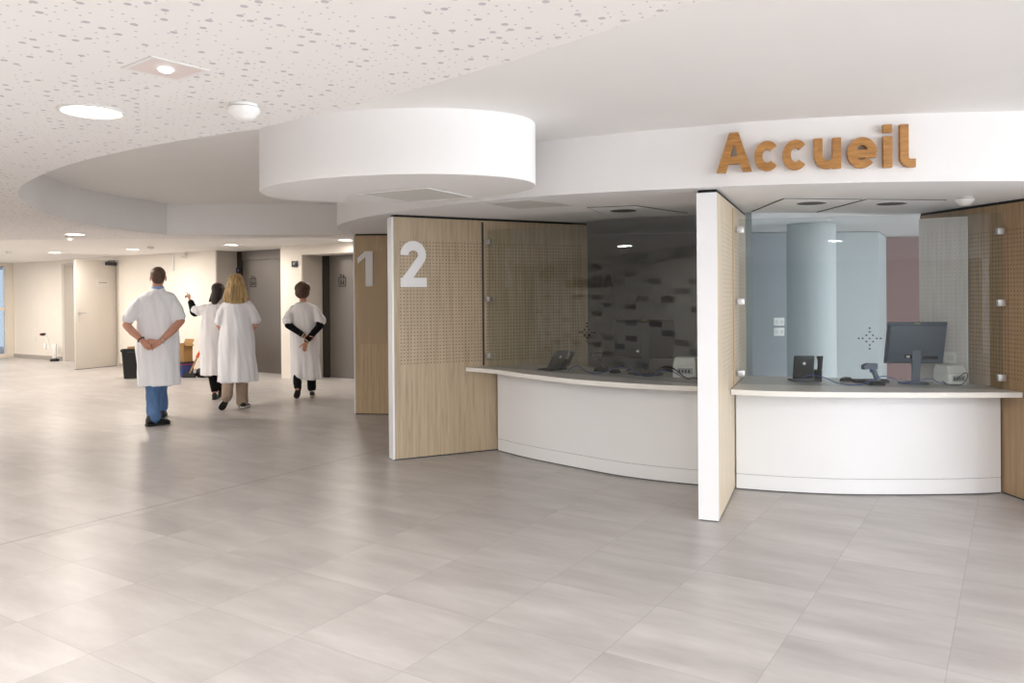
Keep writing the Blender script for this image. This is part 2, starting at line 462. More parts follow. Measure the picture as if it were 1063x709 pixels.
# white drum hanging below the upper ceiling
bm = BM(); lathe(bm, [(.001, 2.2), (.995, 2.2), (1., 2.204), (1., 2.63)], 120, M=Matrix.Translation((-.765, 5.157, 0)) @ Matrix.Rotation(rad(-19.4), 4, 'Z') @ Matrix.Diagonal((.95, .645, 1, 1)))
o = part('ceiling_drum', bm, M['white'], None, True, 30); tag(o, 'big white round drum hanging from the ceiling before the reception', 'ceiling drum'); o['kind'] = 'structure'

# hall walls (hall frame)
bm = BM()
box(bm, (-22.1, 10.12, 0), (-19.38, 10.4, 2.5)); box(bm, (-19.38, 9.98, 2.36), (-16.80, 10.3, 2.5))
struct('wall_left_end', bm, M['hallwall'], rz=HALL)
bm = BM()
box(bm, (-16.80, 9.9, 0), (-13.4, 10.0, 2.5)); box(bm, (-13.4, 10.42, 2.27), (-11.5, 10.7, 2.5)); box(bm, (-13.4, 10.44, 0), (-9, 10.7, 2.5))
box(bm, (-11.5, 9.9, 0), (-10.94, 10.45, 2.5)); box(bm, (-10.94, 9.9, 2.275), (-9.0, 10.45, 2.5)); box(bm, (-9.0, 9.9, 0), (-6.6, 10.4, 2.5))
struct('wall_lifts', bm, M['hallwall'], rz=HALL)
bm = BM(); box(bm, (-13.399, 9.93, 0), (-13.392, 10.43, 2.45)); box(bm, (-10.939, 9.93, 0), (-10.932, 10.43, 2.27)); struct('trim_1', bm, M['reveal'], rz=HALL)
bm = BM(); box(bm, (-19.40, 10.0, 0), (-19.30, 10.3, 2.36)); box(bm, (-16.86, 9.895, 0), (-16.805, 10.0, 2.36)); box(bm, (-19.3, 10.0, 2.31), (-16.86, 10.25, 2.36)); struct('trim_2', bm, M['doorpaint'], rz=HALL)
bm = BM(); box(bm, (-23, 12.6, 0), (-14, 12.7, 2.5)); box(bm, (-16.9, 10.4, 0), (-16.8, 12.6, 2.5)); box(bm, (-22.4, 10.4, 0), (-22.3, 12.6, 2.5)); struct('wall_corridor', bm, M['hallwall'], rz=HALL)
bm = BM(); box(bm, (-22.0, 10.10, 0), (-19.40, 10.119, .09)); struct('baseboard_left', bm, plain('grey_baseboard', (172, 166, 160), .5), rz=HALL)
bm = BM(); box(bm, (-16.80, 9.88, 0), (-13.4, 9.899, .06)); struct('baseboard_back', bm, M['reveal'], rz=HALL)
# glazed side wall at the far left
bm = BM()
for n0 in (9.925, 8.5, 7.1, 5.7, 4.3): box(bm, (-22.12, n0, 0), (-22.0, n0+.19, 2.5))
box(bm, (-22.12, 2, 2.36), (-22.0, 9.92, 2.5)); box(bm, (-22.12, 2, 0), (-22.0, 9.92, .1)); box(bm, (-22.11, 2, 1.22), (-22.01, 9.92, 1.3))
struct('window_1_frame', bm, plain('cream_window_frame', (226, 218, 206), .5), rz=HALL)
bm = BM(); box(bm, (-22.07, 2, .1), (-22.06, 9.9, 2.36)); struct('window_1', bm, M['winglass'], rz=HALL)

# office interior behind the desks
bm = BM(); box(bm, (-1., 6.9, 2.42), (12, 13.5, 2.44)); struct('ceiling_office', bm, M['ceil'])
bm = BM(); prism(bm, [(2.10, 7.05), (2.16, 7.03), (3.53, 11.72), (3.43, 11.72)], 0, 2.41); struct('wall_office_divider', bm, M['greywall'])
bm = BM(); box(bm, (-.1, 11.7, 0), (3.45, 11.8, 2.41)); prism(bm, [(.25, 9.70), (.31, 9.72), (.0, 11.7), (-.1, 11.7)], 0, 2.41); struct('wall_office_dark', bm, M['dkroom'])
bm = BM(); prism(bm, [(4.12, 11.7), (5.49, 11.7), (6.13, 12.8), (6.13, 13.), (4.12, 13.)], 0, 2.41); struct('wall_office_grey', bm, M['greywall'])
bm = BM(); box(bm, (3.45, 11.69, 0), (4.11, 11.8, 2.41)); struct('wall_office_shaded', bm, plain('shaded_grey_paint', (150, 158, 163), .8))  # darker grey paints in the shade left of the column
bm = BM(); box(bm, (6.1, 12.8, 0), (12, 12.9, 2.41)); struct('wall_office_plum', bm, M['plum'])
bm = BM(); lathe(bm, [(.305, 0), (.305, 2.415)], 48, (3.985, 10.4, 0)); o = struct('column_office', bm, M['greywall'], True, 40)

bm = BM(); box(bm, (-14.2, -9, 0), (-14., 5.6, 2.3)); struct('wall_left', bm, M['reveal'])
# mural wall off to the left: it is what the left desk screen mirrors
mw0 = (-5.04, 3.56); mrz = math.atan2(.15782, -.98747)
bm = BM(); box(bm, (-1.6, 0, 0), (7.84, .12, 2.3))
bricks = [(1.76,2.21,1),(2.27,1.9,2),(2.76,1.76,3),(1.28,1.74,3),(-.14,1.71,3),(.34,1.56,3),(1.76,1.43,3),(.81,1.42,2),(3.31,1.28,1),(2.28,1.27,2),(-.2,1.26,2),(.33,2.16,3),(-.46,1.99,1),
 (6.24,1.1,3),(5.59,.93,2),(6.9,.91,3),(3.85,1.11,2),(6.87,.55,3),(5.59,.58,3),(4.39,.61,2),(6.25,.38,2),(5.02,.42,2),(6.91,.18,2),(3.86,.46,2),(3.28,.63,3),(2.77,.48,1),(3.31,.29,2),(2.79,.14,2),
 (2.25,.96,3),(1.27,.97,4),(.8,.82,1),(2.25,.66,4),(.35,.68,3),(-.14,.55,1),(.78,.21,2),(1.79,.18,1),(-.39,.97,1),(6.9,1.86,3),(6.91,1.47,2),(4.99,1.46,2),(3.85,2.11,2),(7.5,1.09,2),(3.86,1.45,2),(-.9,1.5,2),(-1.2,.8,3)]
for x, z, k in bricks: box(bm, (x-.24, -.004, z-.05), (x+.24, .001, z+.05), mi=k)
for ang, L in ((-100, .6), (-140, .62), (-40, .62), (-70, .5), (-165, .5)):       # chestnut leaf painted on the wall
    pts = [(0, .02), (L*.3, .09), (L*.6, .15), (L*.85, .1), (L, 0), (L*.85, -.1), (L*.6, -.15), (L*.3, -.09), (0, -.02)]
    a = rad(ang); t = bmesh.new()
    t.faces.new([t.verts.new((6.87+p[0]*math.cos(a)*1.25-p[1]*math.sin(a)*1.25, -.004, 2.2+(p[0]*math.sin(a)+p[1]*math.cos(a))*.62)) for p in pts]); merge(bm, t, 5)
for ang, L in ((-60, .9), (-90, .8), (-30, .9)):
    a = rad(ang); pts = [(.1, .01), (L*.5, .05), (L, 0), (L*.5, -.05)]; t = bmesh.new()
    t.faces.new([t.verts.new((6.1-p[0]*math.cos(a)+p[1]*math.sin(a), -.004, 2.2+(p[0]*math.sin(a)+p[1]*math.cos(a))*.5)) for p in pts]); merge(bm, t, 2)
for pts in ([(2.6, 2.28), (2.3, 2.2), (2., 2.14), (1.7, 2.09), (1.36, 2.07), (1., 2.1), (.74, 2.15), (.27, 2.29)], [(1.65, 2.29), (1.8, 2.22), (2., 2.14), (2.25, 2.04), (2.52, 1.95), (3.04, 1.84), (4.2, 1.72)], [(5.46, 1.97), (5.7, 2.1), (6.03, 2.28)]):
    stroke(bm, pts, .018, -.004, .001, 4)
o = struct('wall_mural', bm, [plain('mural_wall_paint', (214, 215, 214), .8), M['mb'], M['mr'], M['mg'], M['mk'], M['ml']], rz=mrz, loc=(*mw0, 0))
sg = thing('wall_sign', 'dark letters spelling Attente on the bricked wall, seen mirrored in the left desk glass', 'sign', (*mw0, 0), mrz)
x = 3.02
for ch, wd in (('A', 1.16), ('t', .6), ('t', .6), ('e', .89), ('n', .84), ('t', .6), ('e', .89)):
    bm = BM(); glyph(bm, ch, -.03, -.0045, .205, .405, x, 1.66, w=.30); part('letter', bm, M['signdark'], sg); x += (wd+.13)*.405

# ------------------------------------------------------------------ lights
def area(name, loc, rot, sx, sy, w, c=(1, 1, 1), parent=None, shape='RECTANGLE'):
    l = bpy.data.lights.new(name, 'AREA'); l.shape = shape; l.size = sx; l.size_y = sy; l.energy = w; l.color = c
    o = link(bpy.data.objects.new(name, l)); o.location = loc; o.rotation_euler = rot
    if parent is not None: o.parent = parent
    return o
W = bpy.data.worlds.new('daylight'); S.world = W; W.use_nodes = True
bg = W.node_tree.nodes['Background']; bg.inputs[0].default_value = (.97, .985, 1., 1); bg.inputs[1].default_value = 1.6
bm = BM(); box(bm, (-14.2, -9.0, 0), (6.3, -8.8, 2.6)); struct('wall_back', bm, M['reveal'])
area('side_daylight', (12.5, 0, 1.4), (rad(90), 0, rad(90)), 14, 2.2, 620, (.92, .965, 1.))
area('facade_fill', (9.8, -8.7, 1.4), (rad(90), 0, rad(20)), 6.5, 2.2, 330, (.90, .955, 1.))  # daylight-coloured fill added behind the viewpoint to brighten the right side
area('office_side_fill', (11.5, 10.3, 1.4), (rad(90), 0, rad(90)), 4, 1.8, 9, (.85, .93, 1.))  # unseen side light added for the right office, no window modelled
area('office_ceiling_fill', (5.6, 8.9, 2.41), (0, 0, 0), 1.2, .6, 18, (.90, .96, 1.))  # unseen overhead light added to soften the office shading

def downlight(label, x, y, z, r=.11, watt=16, grp='round ceiling downlights', c=(1, .91, .81)):
    o = thing('ceiling_downlight', label, 'ceiling light', (x, y, z), 0, grp)
    bm = BM(); lathe(bm, [(r, -.001), (r+.014, -.001), (r+.016, -.006), (r+.004, -.009), (r, -.006)], 40)
    bm.faces.ensure_lookup_table(); bmesh.ops.delete(bm, geom=[f for f in bm.faces if len(f.verts) > 4], context='FACES_ONLY')
    part('trim_ring', bm, M['whiteplastic'], o, True)
    bm = BM(); lathe(bm, [(.001, -.004), (r-.001, -.004), (r-.001, -.002), (.001, -.002)], 40); part('diffuser', bm, M['lamp'], o, True)
    area('downlight_beam', (0, 0, -.02), (0, 0, 0), 2*r, 2*r, watt, c, o, 'DISK')
    return o
downlight('large bright round downlight in the perforated ceiling at left', -1.781, 3.328, 2.3, .115, 16)
downlight('small round downlight in the perforated ceiling beyond the curved recess', -5.37, 9.626, 2.3, .105, 22)
downlight('small round downlight in front of the grey door', -9.26, 15.857, 2.45, .115, 26)
downlight('small round downlight above the man and the black bin', -7.277, 15.03, 2.45, .11, 26)
downlight('small round downlight before the first lift', -5.006, 13.965, 2.45, .115, 20)
downlight('small round downlight half hidden behind the panel numbered 1', -2.76, 13.007, 2.45, .115, 20)
downlight('round downlight out of frame, seen mirrored in the left desk glass', -4.9, 4.75, 2.3, .11, 27)
for i, (x, y) in enumerate(((-3.2, 1.3), (-.6, .5), (-5.6, 2.4), (-2.6, -1.8), (.3, -2.4), (-5.4, -1.6), (-3., -5.), (.3, -5.6))):  # extra lamps put in behind the viewpoint to light the foreground
    downlight('added unseen downlight in the perforated ceiling behind the viewpoint', x, y, 2.3, .115, 44, 'added downlights behind the viewpoint', (1, .995, .985))
for i, (x, y) in enumerate(((2.6, 1.2), (5., .6), (2.8, -2.4), (5.4, -3.))):  # more unseen lamps added to brighten floor and ceiling
    downlight('added unseen downlight in the smooth ceiling behind the viewpoint', x, y, up_z(x, y), .115, 32, 'added downlights in the smooth ceiling', (.98, .98, 1))
for i, (x, y) in enumerate(((-8.5, 11.9), (-11.5, 13.6), (-14.5, 16.8), (-12.3, 17.6), (-9., 8.), (-10.5, 7.0))): area('hall_fill_light', (x, y, 2.43 if y > 10.5 else 2.28), (0, 0, 0), (.25), .25, 46, (1, .91, .81), None, 'DISK')  # bare unseen lights added to brighten the hall, no fixtures

area('corridor_fill_light', (*hall(-18.3, 11.4), 2.42), (0, 0, 0), .3, .3, 30, (1, .94, .86), None, 'DISK')  # unseen light added to brighten the corridor behind the open door
# ------------------------------------------------------------------ ceiling fittings
def square_fit(name, label, cat, pts, z, h=.006, inset=.95, mat=M['vent'], grp=None):
    c = (sum(p[0] for p in pts)/len(pts), sum(p[1] for p in pts)/len(pts))
    o = thing(name, label, cat, (c[0], c[1], z), 0, grp)
    L = [(p[0]-c[0], p[1]-c[1]) for p in pts]
    bm = BM()
    outr = [[(x, y, -h), (x, y, -.001), (x*inset, y*inset, -.001), (x*inset, y*inset, -h)] for x, y in L]
    loft(bm, outr+[outr[0]], cap=False); part('frame', bm, M['whiteplastic'], o)
    bm = BM(); prism(bm, [(x*inset, y*inset) for x, y in L], -h*.6, -.001); part('panel', bm, mat, o)
    return o
square_fit('ceiling_vent', 'square vent panel in the underside of the white drum', 'vent', [(-1.04, 5.29), (-.54, 5.03), (-.27, 5.52), (-.77, 5.74)], 2.2)
square_fit('ceiling_vent', 'square vent panel in the soffit above the panel numbered 2', 'vent', [(-.199, 6.047), (.236, 5.816), (.50, 6.27), (.05, 6.49)], slab_z(.15, 6.2)-.0005)
# emergency light
em = thing('emergency_light', 'square recessed emergency light with a small lit lens in the perforated ceiling', 'emergency light', (-1.198, 2.723, 2.3), rad(52))
bm = BM(); s = .105
o1 = [[(x*s, y*s, -.004), (x*s, y*s, -.001), (x*s*.86, y*s*.86, -.001), (x*s*.86, y*s*.86, -.004)] for x, y in ((-1, -1), (1, -1), (1, 1), (-1, 1))]
loft(bm, o1+[o1[0]], cap=False); part('frame', bm, M['whiteplastic'], em)
bm = BM(); box(bm, (-s*.86, -s*.86, -.004), (s*.86, s*.86, -.001)); part('plate', bm, plain('pinkish_plate', (226, 214, 210), .4), em)
bm = BM(); lathe(bm, [(.001, -.014), (.018, -.012), (.026, -.005)], 24); part('lens', bm, M['lampsmall'], em, True)
def detector(label, x, y, z, s=1., flip=0, grp='round smoke detectors'):
    o = thing('smoke_detector', label, 'smoke detector', (x, y, z), 0, grp)
    bm = BM(); lathe(bm, [(.054*s, -.001), (.056*s, -.012*s), (.05*s, -.016*s)], 32); part('base', bm, M['whiteplastic'], o, True)
    bm = BM(); lathe(bm, [(.05*s, -.016*s), (.062*s, -.018*s), (.063*s, -.036*s), (.052*s, -.044*s), (.044*s, -.056*s), (.03*s, -.066*s), (.001, -.069*s)], 32); part('cover', bm, M['whiteplastic'], o, True, 60)
    bm = BM(); lathe(bm, [(.0515*s, -.0161*s), (.0515*s, -.0179*s)], 32); part('air_gap', bm, M['groove'], o, True)
    return o
detector('white smoke detector on the perforated ceiling near the white drum', -1.10, 3.232, 2.3, 1.)
detector('white smoke detector under the soffit above the right desk', 3.189, 5.5, slab_z(3.19, 5.5)-.001, .95)
detector('tiny smoke detector near the small downlight of the perforated ceiling', -5.62, 9.95, 2.3, .85)
detector('tiny smoke detector under the ceiling near the window', -9.9, 15.4, 2.45, .9)
detector('tiny smoke detector under the ceiling above the bin', -6.6, 14.3, 2.45, .9)
# removable ceiling panels of the soffit
def soffit_panel(label, pts, slot=None, n=1):
    c = (sum(p[0] for p in pts)/4, sum(p[1] for p in pts)/4)
    o = thing('ceiling_access_panel', label, 'ceiling panel', (c[0], c[1], slab_z(*c)), 0, 'soffit access panels')
    L = [(p[0]-c[0], p[1]-c[1]) for p in pts]
    zf = lambda d: (lambda x, y: slab_z(x+c[0], y+c[1])-slab_z(*c)-d)
    bm = BM(); prism(bm, L, zf(.004), zf(.0012)); part('border', bm, M['groove'], o)
    k = .955
    bm = BM(); prism(bm, [(x*k, y*(k+.02)) for x, y in L], zf(.007), zf(.0042)); part('tile', bm, M['soffit'], o)
    if slot:
        bm = BM(); lathe(bm, [(.001, -.0125), (.105, -.0125), (.11, -.0095)], 24, (slot[0]-c[0], slot[1]-c[1], 0)); part('diffuser', bm, M['groove'], o)
    return o
soffit_panel('left soffit panel with a small round outlet above the right desk', [(1.97, 5.67), (2.56, 5.70), (2.60, 6.72), (2.05, 6.70)], (2.285, 5.944))
soffit_panel('right soffit panel with a small round outlet above the right desk', [(2.58, 5.70), (3.18, 5.71), (3.21, 6.66), (2.62, 6.72)], (2.897, 5.953))
soffit_panel('soffit panel with a small round outlet above the left desk', [(.62, 6.40), (.99, 6.23), (1.55, 6.86), (.95, 7.33)], (.945, 6.6))

# ------------------------------------------------------------------ partition panels
P_T = .13
def partition(label, foot, d, L, top, wm, side, groove_s=None, num=None, hole=None):
    """foot: near corner of the visible face, d: direction along it; local x along the face, y to its back"""
    rz = math.atan2(d[1], d[0])
    o = thing('partition_panel', label, 'partition', (foot[0], foot[1], 0), rz, 'oak partition panels between the desks', kind='thing')
    zt = lambda s: slab_z(foot[0]+d[0]*s/math.hypot(*d), foot[1]+d[1]*s/math.hypot(*d))
    y0, y1 = (0, P_T) if side > 0 else (-P_T, 0)
    tops = [(zt(0)-.022), (zt(L)-.022)]
    ft = lambda x, y: tops[0]+(tops[1]-tops[0])*x/L
    bm = BM(); prism(bm, [(.016, y0+.001), (L, y0+.001), (L, y1-.001), (.016, y1-.001)], .012, ft); part('core', bm, M['laminate'], o)
    bm = BM(); prism(bm, [(.018, y0-.002*1), (L, y0-.002), (L, y0+.0005), (.018, y0+.0005)], .012, ft)
    prism(bm, [(.018, y1-.0005), (L, y1-.0005), (L, y1+.002), (.018, y1+.002)], .012, ft); part('oak_face', bm, wm, o)
    bm = BM(); prism(bm, [(0, y0), (.016, y0), (.016, y1), (0, y1)], .008, ft); part('end_cap', bm, M['laminate'], o, label='white end of the oak panel')
    bm = BM(); prism(bm, [(.03, y0+.004), (L, y0+.004), (L, y1-.004), (.03, y1-.004)], ft, lambda x, y: ft(x, y)+.0205); part('shadow_gap_strip', bm, M['black'], o, label='black strip standing in for the shadow gap')  # black strip put in for the dark of the gap under the soffit
    bm = BM(); box(bm, (.012, y0+.006, 0), (L, y1-.006, .0119)); part('plinth', bm, M['plastic2'], o)
    return o, ft
W2 = wood('oak_panel_two', (166, 147, 120), (200, 181, 153), dots=(.066, 2.03, .865, 2.018, .0320, .0056))
W0 = wood('oak_panel_mid', (200, 184, 160), (223, 210, 188), dots=(.24, 1.86, .92, 2.0, .0320, .0050), dotc=(166, 146, 116))
W3 = wood('oak_panel_end', (150, 122, 92), (182, 154, 120), dots=(.4, 2.3, .85, 1.96, .0320, .0056))
W1 = wood('oak_panel_one', (174, 152, 121), (204, 182, 148), dots=(.075, 2.0, .895, 2.07, .0320, .0056))
p2f, d2 = Vector((-1.096, 7.141)), Vector((.89985, .4362))
p0f, d0 = Vector((1.347, 5.132)), Vector((.37536, .92688))
p3d = Vector((-.08014, .99678)); p3f = Vector((3.647, 5.804))-p3d*.98
p1f, d1 = Vector((-2.026, 9.995)), Vector((.98651, -.16374))
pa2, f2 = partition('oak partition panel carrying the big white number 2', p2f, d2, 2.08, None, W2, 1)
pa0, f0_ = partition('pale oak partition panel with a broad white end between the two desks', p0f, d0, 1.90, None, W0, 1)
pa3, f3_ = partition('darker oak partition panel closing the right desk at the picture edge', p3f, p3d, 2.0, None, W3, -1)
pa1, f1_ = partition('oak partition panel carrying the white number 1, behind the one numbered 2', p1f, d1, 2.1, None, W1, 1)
bm = BM(); glyph(bm, '2', -.014, -.0022, .426/1.33, .253/.88, .08, 1.587, w=.27); part('numeral', bm, M['numeral'], pa2, label='white number 2')
bm = BM(); glyph(bm, '1', -.014, -.0022, .445/1.33, .20/.60, .062, 1.636, w=.28); part('numeral', bm, M['numeral'], pa1, label='white number 1')
# oak edge profiles where the glass meets the panels
bm = BM(); box(bm, (.872, -.0105, .805), (.896, -.0022, 2.15)); part('edge_profile', bm, M['oakedge'], pa0)
bm = BM(); box(bm, (.896, -.006, .83), (.916, -.0022, 2.21)); part('edge_profile', bm, M['plastic2'], pa2)

# ------------------------------------------------------------------ desks
def top_z(x): return .8-.0105*(x-1.6)
def circ_pts(c, r, a0, a1, n): return [(c[0]+r*math.cos(a0+(a1-a0)*i/n), c[1]+r*math.sin(a0+(a1-a0)*i/n)) for i in range(n+1)]
def desk(label, front, body, backl):
    cx = sum(p[0] for p in body)/len(body); cy = sum(p[1] for p in body)/len(body)
    o = thing('reception_desk', label, 'desk', (cx, cy, 0), 0, 'curved white reception desks')
    loc = lambda pts: [(x-cx, y-cy) for x, y in pts]
    zt = lambda x, y: top_z(x+cx); zb = lambda x, y: top_z(x+cx)-.037
    th = [(x+(.03*0), y+.035) for x, y in body]
    def band(pts, z0, z1, dy, t=.02):
        a = [(x, y+dy) for x, y in pts]; b = [(x, y+dy+t) for x, y in pts]
        return loc(a+b[::-1])
    bm = BM(); prism(bm, band(body, 0, 0, 0), .122, lambda x, y: zb(x, y)-.0005); part('front_panel', bm, M['laminate'], o, True, 30)
    bm = BM(); prism(bm, band(body, 0, 0, 0.0), .010, .119); part('kickboard', bm, M['laminate'], o, True, 30)
    bm = BM(); prism(bm, band(body, 0, 0, .007), 0, .010); prism(bm, band(body, 0, 0, .004, .012), .118, .123); part('shadow_joint', bm, M['groove'], o, True, 30)
    poly = front+backl
    bm = BM(); prism(bm, loc(poly), zb, zt); part('worktop', bm, M['stone'], o, True, 30)
    e = [[(x-cx, y-cy-.0015, top_z(x)-.0375), (x-cx, y-cy-.0015, top_z(x)-.0005), (x-cx, y-cy+.002, top_z(x)-.0005), (x-cx, y-cy+.002, top_z(x)-.0375)] for x, y in front]
    bm = BM(); loft(bm, e); part('edge_band', bm, M['edge'], o, True, 30, label='white front edge of the worktop')
    for k in (.32, .58, .82):
        i = int(k*(len(body)-1)); x, y = body[i]
        bm = BM(); box(bm, (x-cx-.012, y-cy+.04, 0), (x-cx+.012, y-cy+.38, top_z(x)-.04)); part('support', bm, M['laminate'], o)
    return o
def sm(pts, k=5): return [(p.x, p.y) for p in smooth_path([(x, y, 0) for x, y in pts], k)]
body2 = sm([(-.146, 7.552), (.152, 7.171), (.559, 6.757), (.855, 6.476), (1.139, 6.281), (1.450, 6.125), (1.565, 6.075)])
front2 = sm([(-.444, 7.442), (-.179, 7.23), (.15, 6.796), (.534, 6.384), (.892, 6.14), (1.167, 6.001), (1.40, 5.925), (1.495, 5.895)])
back2 = [(1.855, 6.80), (1.49, 7.0), (.703, 7.53), (.52, 7.83), (.50, 7.892)]
d2k = desk('curved white reception desk at left, in front of the panel numbered 2', front2, body2, back2)
body3 = sm([(1.716, 6.003), (1.948, 5.917), (2.179, 5.852), (2.425, 5.802), (2.76, 5.778), (3.22, 5.776), (3.479, 5.793), (3.628, 5.814)])
front3 = sm([(1.600, 5.733), (1.862, 5.641), (2.192, 5.597), (2.598, 5.579), (3.082, 5.582), (3.654, 5.602)])
back3 = [(3.60, 6.26), (3.245, 6.455), (2.05, 6.72), (2.0, 6.70)]
d3k = desk('curved white reception desk at right, under the Accueil sign', front3, body3, back3)

# glass screens
def screen(label, A, B, ztop, clipsA, clipsB, holes, hz, gm):
    A = Vector(A); B = Vector(B); d = (B-A); L = d.length; rz = math.atan2(d.y, d.x)
    o = thing('glass_screen', label, 'glass screen', (A.x, A.y, 0), rz, 'frameless glass desk screens')
    zA = top_z(A.x)+.001; zB = top_z(B.x)+.001
    bm = BM(); prism(bm, [(0.02, 0), (L-.02, 0), (L-.02, .010), (.02, .010)], lambda x, y: zA+(zB-zA)*x/L, lambda x, y: ztop(x, L)); part('pane', bm, gm, o)
    for s, zs in ((0, clipsA), (1, clipsB)):
        for z in zs:
            x0 = .004 if s == 0 else L-.056
            bm = BM(); box(bm, (x0, -.014, z-.024), (x0+.052, -.0008, z+.024), .002); box(bm, (x0, .0108, z-.024), (x0+.052, .024, z+.024), .002); part('clamp', bm, M['alu'], o, True, 30)
    bm = BM()
    pts = [(0, 0)]+[(.026*math.cos(k*PI/2+PI/4)*1.3, .026*math.sin(k*PI/2+PI/4)*1.3) for k in range(4)]+[(.05*math.cos(k*PI/2), .05*math.sin(k*PI/2)) for k in range(4)]+[(.078*math.cos(k*PI/2), .078*math.sin(k*PI/2)) for k in range(4)]
    for px, pz in pts:
        lathe(bm, [(.001, -.0012), (.0055, -.0012), (.0055, .0112), (.001, .0112)], 10, M=Matrix.Translation((holes+px, 0, hz+pz)) @ Matrix.Rotation(-PI/2, 4, 'X'))
    part('speaking_hole', bm, M['black'], o, label='ring of small round speaking holes')
    return o
screen('tall glass screen of the left desk mirroring a bricked wall', (-.250, 7.535), (1.535, 6.0), lambda x, L: 2.13-.012*x/L, (2.02, 1.47, .925), (), 1.180, 1.178, M['glass2'])
screen('tall glass screen of the right desk, clamped to oak panels at both ends', (1.752, 6.10), (3.640, 5.765), lambda x, L: 2.085, (2.0, 1.44, .88), (1.95, 1.42, .865), .975, 1.155, M['glass'])

# whitish perforated side screen at the right end of the right desk
ws = thing('side_screen', 'whitish finely perforated board standing behind the right monitor', 'screen', (3.575, 6.14, 0), math.atan2(.19, -.27))
zt0 = top_z(3.24)+.001
bm = BM(); box(bm, (0, 0, zt0), (.335, .012, 2.088)); part('board', bm, wood('white_perforated_board', (204, 200, 198), (222, 219, 218), dots=(.0, .5, .9, 2.0, .032, .004), dotc=(180, 176, 174)), ws)
bm = BM(); box(bm, (-.006, -.001, zt0), (-.0005, .013, 2.092)); box(bm, (0, -.001, 2.0885), (.335, .013, 2.094)); part('edge_trim', bm, M['whiteplastic'], ws)

# ------------------------------------------------------------------ sign
def fascia_at(x):
    for a, b in zip(edge[20:], edge[21:]):
        if a[0] <= x <= b[0]:
            t = (x-a[0])/(b[0]-a[0]); return a[1]+t*(b[1]-a[1]), math.atan2(b[1]-a[1], b[0]-a[0])
    return 4.7, 0
sg = thing('wall_sign', 'large brown wooden letters spelling Accueil on the white curved band', 'sign', (1.9, fascia_at(1.9)[0], 2.26))
for ch, xc, zb, hgt, wid, gw in (('A', 1.424, 2.270, .249, .215, 1.16), ('c', 1.610, 2.266, .187, .150, .82), ('c', 1.769, 2.263, .187, .150, .82), ('u', 1.947, 2.262, .187, .155, .84), ('e', 2.138, 2.258, .187, .168, .89), ('i', 2.281, 2.256, .187, .0535, .28), ('l', 2.390, 2.254, .187, .088, .48)):
    y, a = fascia_at(xc)
    bm = BM()
    s = hgt/1.33 if ch == 'A' else .187
    glyph(bm, ch, -.052, -.018, s, wid/gw, -wid/2, 0, w=.262)
    bmesh.ops.transform(bm, matrix=Matrix.Translation((xc, y, zb)) @ Matrix.Rotation(a, 4, 'Z'), verts=bm.verts[:])
    part('letter', bm, M['oaksign'], sg, world=True)

# ------------------------------------------------------------------ desk equipment
def monitor(label, x, y, z, rz, tilt, w, h, zbot, body, base=(.115, .09)):
    o = thing('computer_monitor', label, 'monitor', (x, y, z), rz, 'desk monitors seen from behind')
    R = Matrix.Translation((0, 0, zbot-z)) @ Matrix.Rotation(tilt, 4, 'X')
    bm = BM(); box(bm, (-w/2, .0, 0), (w/2, .022, h), .004, M=R); part('screen_panel', bm, body, o, True, 30)
    bm = BM()
    rings = [[(sx*k, yy, h*.5+sz*k2) for sx, sz in ((-w/2, -h/2), (w/2, -h/2), (w/2, h/2), (-w/2, h/2))] for k, k2, yy in ((.985, .97, .0), (.93, .86, -.022), (.72, .60, -.034))]
    loft(bm, rings, M=R); part('back_shell', bm, body, o, True, 30)
    bm = BM(); box(bm, (-.085, -.038, h*.17), (-.02-.0, -.030, h*.25), M=R); part('port_recess', bm, M['black'], o)
    bm = BM(); box(bm, (.05, -.036, h*.14), (.16, -.028, h*.22), M=R); part('port_recess', bm, M['black'], o)
    bm = BM(); box(bm, (-.075, -.048, h*.19), (-.052, -.037, h*.235), .002, M=R); part('plug', bm, M['whiteplastic'], o, label='white plug')
    bm = BM(); box(bm, (-.022, -.0045, h*.945), (.016, -.0005, h*.985), M=R); part('sticker', bm, M['yellow'], o, label='small yellow sticker')
    bm = BM(); loft(bm, [[(-.026, -.05, .014), (.026, -.05, .014), (.026, -.025, .014), (-.026, -.025, .014)], [(-.032, -.062, zbot-z+h*.05), (.032, -.062, zbot-z+h*.05), (.032, -.040, zbot-z+h*.05), (-.032, -.040, zbot-z+h*.05)], [(-.034, -.066, zbot-z+h*.72), (.034, -.066, zbot-z+h*.72), (.034, -.034, zbot-z+h*.72), (-.034, -.034, zbot-z+h*.72)]]); part('stand_neck', bm, body, o)
    bm = BM(); t = bmesh.new()
    lathe(t, [(1, 0), (1, .5), (.94, 1), (.2, 1.3)], 40); merge(bm, t, 0, Matrix.Diagonal((base[0], base[1], .013, 1))); part('stand_base', bm, body, o, True, 40)
    return o
zt = top_z(1.0)+.0012
monitor('black monitor seen from behind on the left desk', 1.15, 6.80, zt, rad(-5), rad(8), .515, .345, .945, M['plastic'], (.16, .11))
zt = top_z(3.02)+.0012
monitor('blue grey monitor seen from behind on the right desk', 3.145, 6.13, zt, rad(-6), rad(15), .44, .335, .945, M['greyplastic'], (.115, .085))

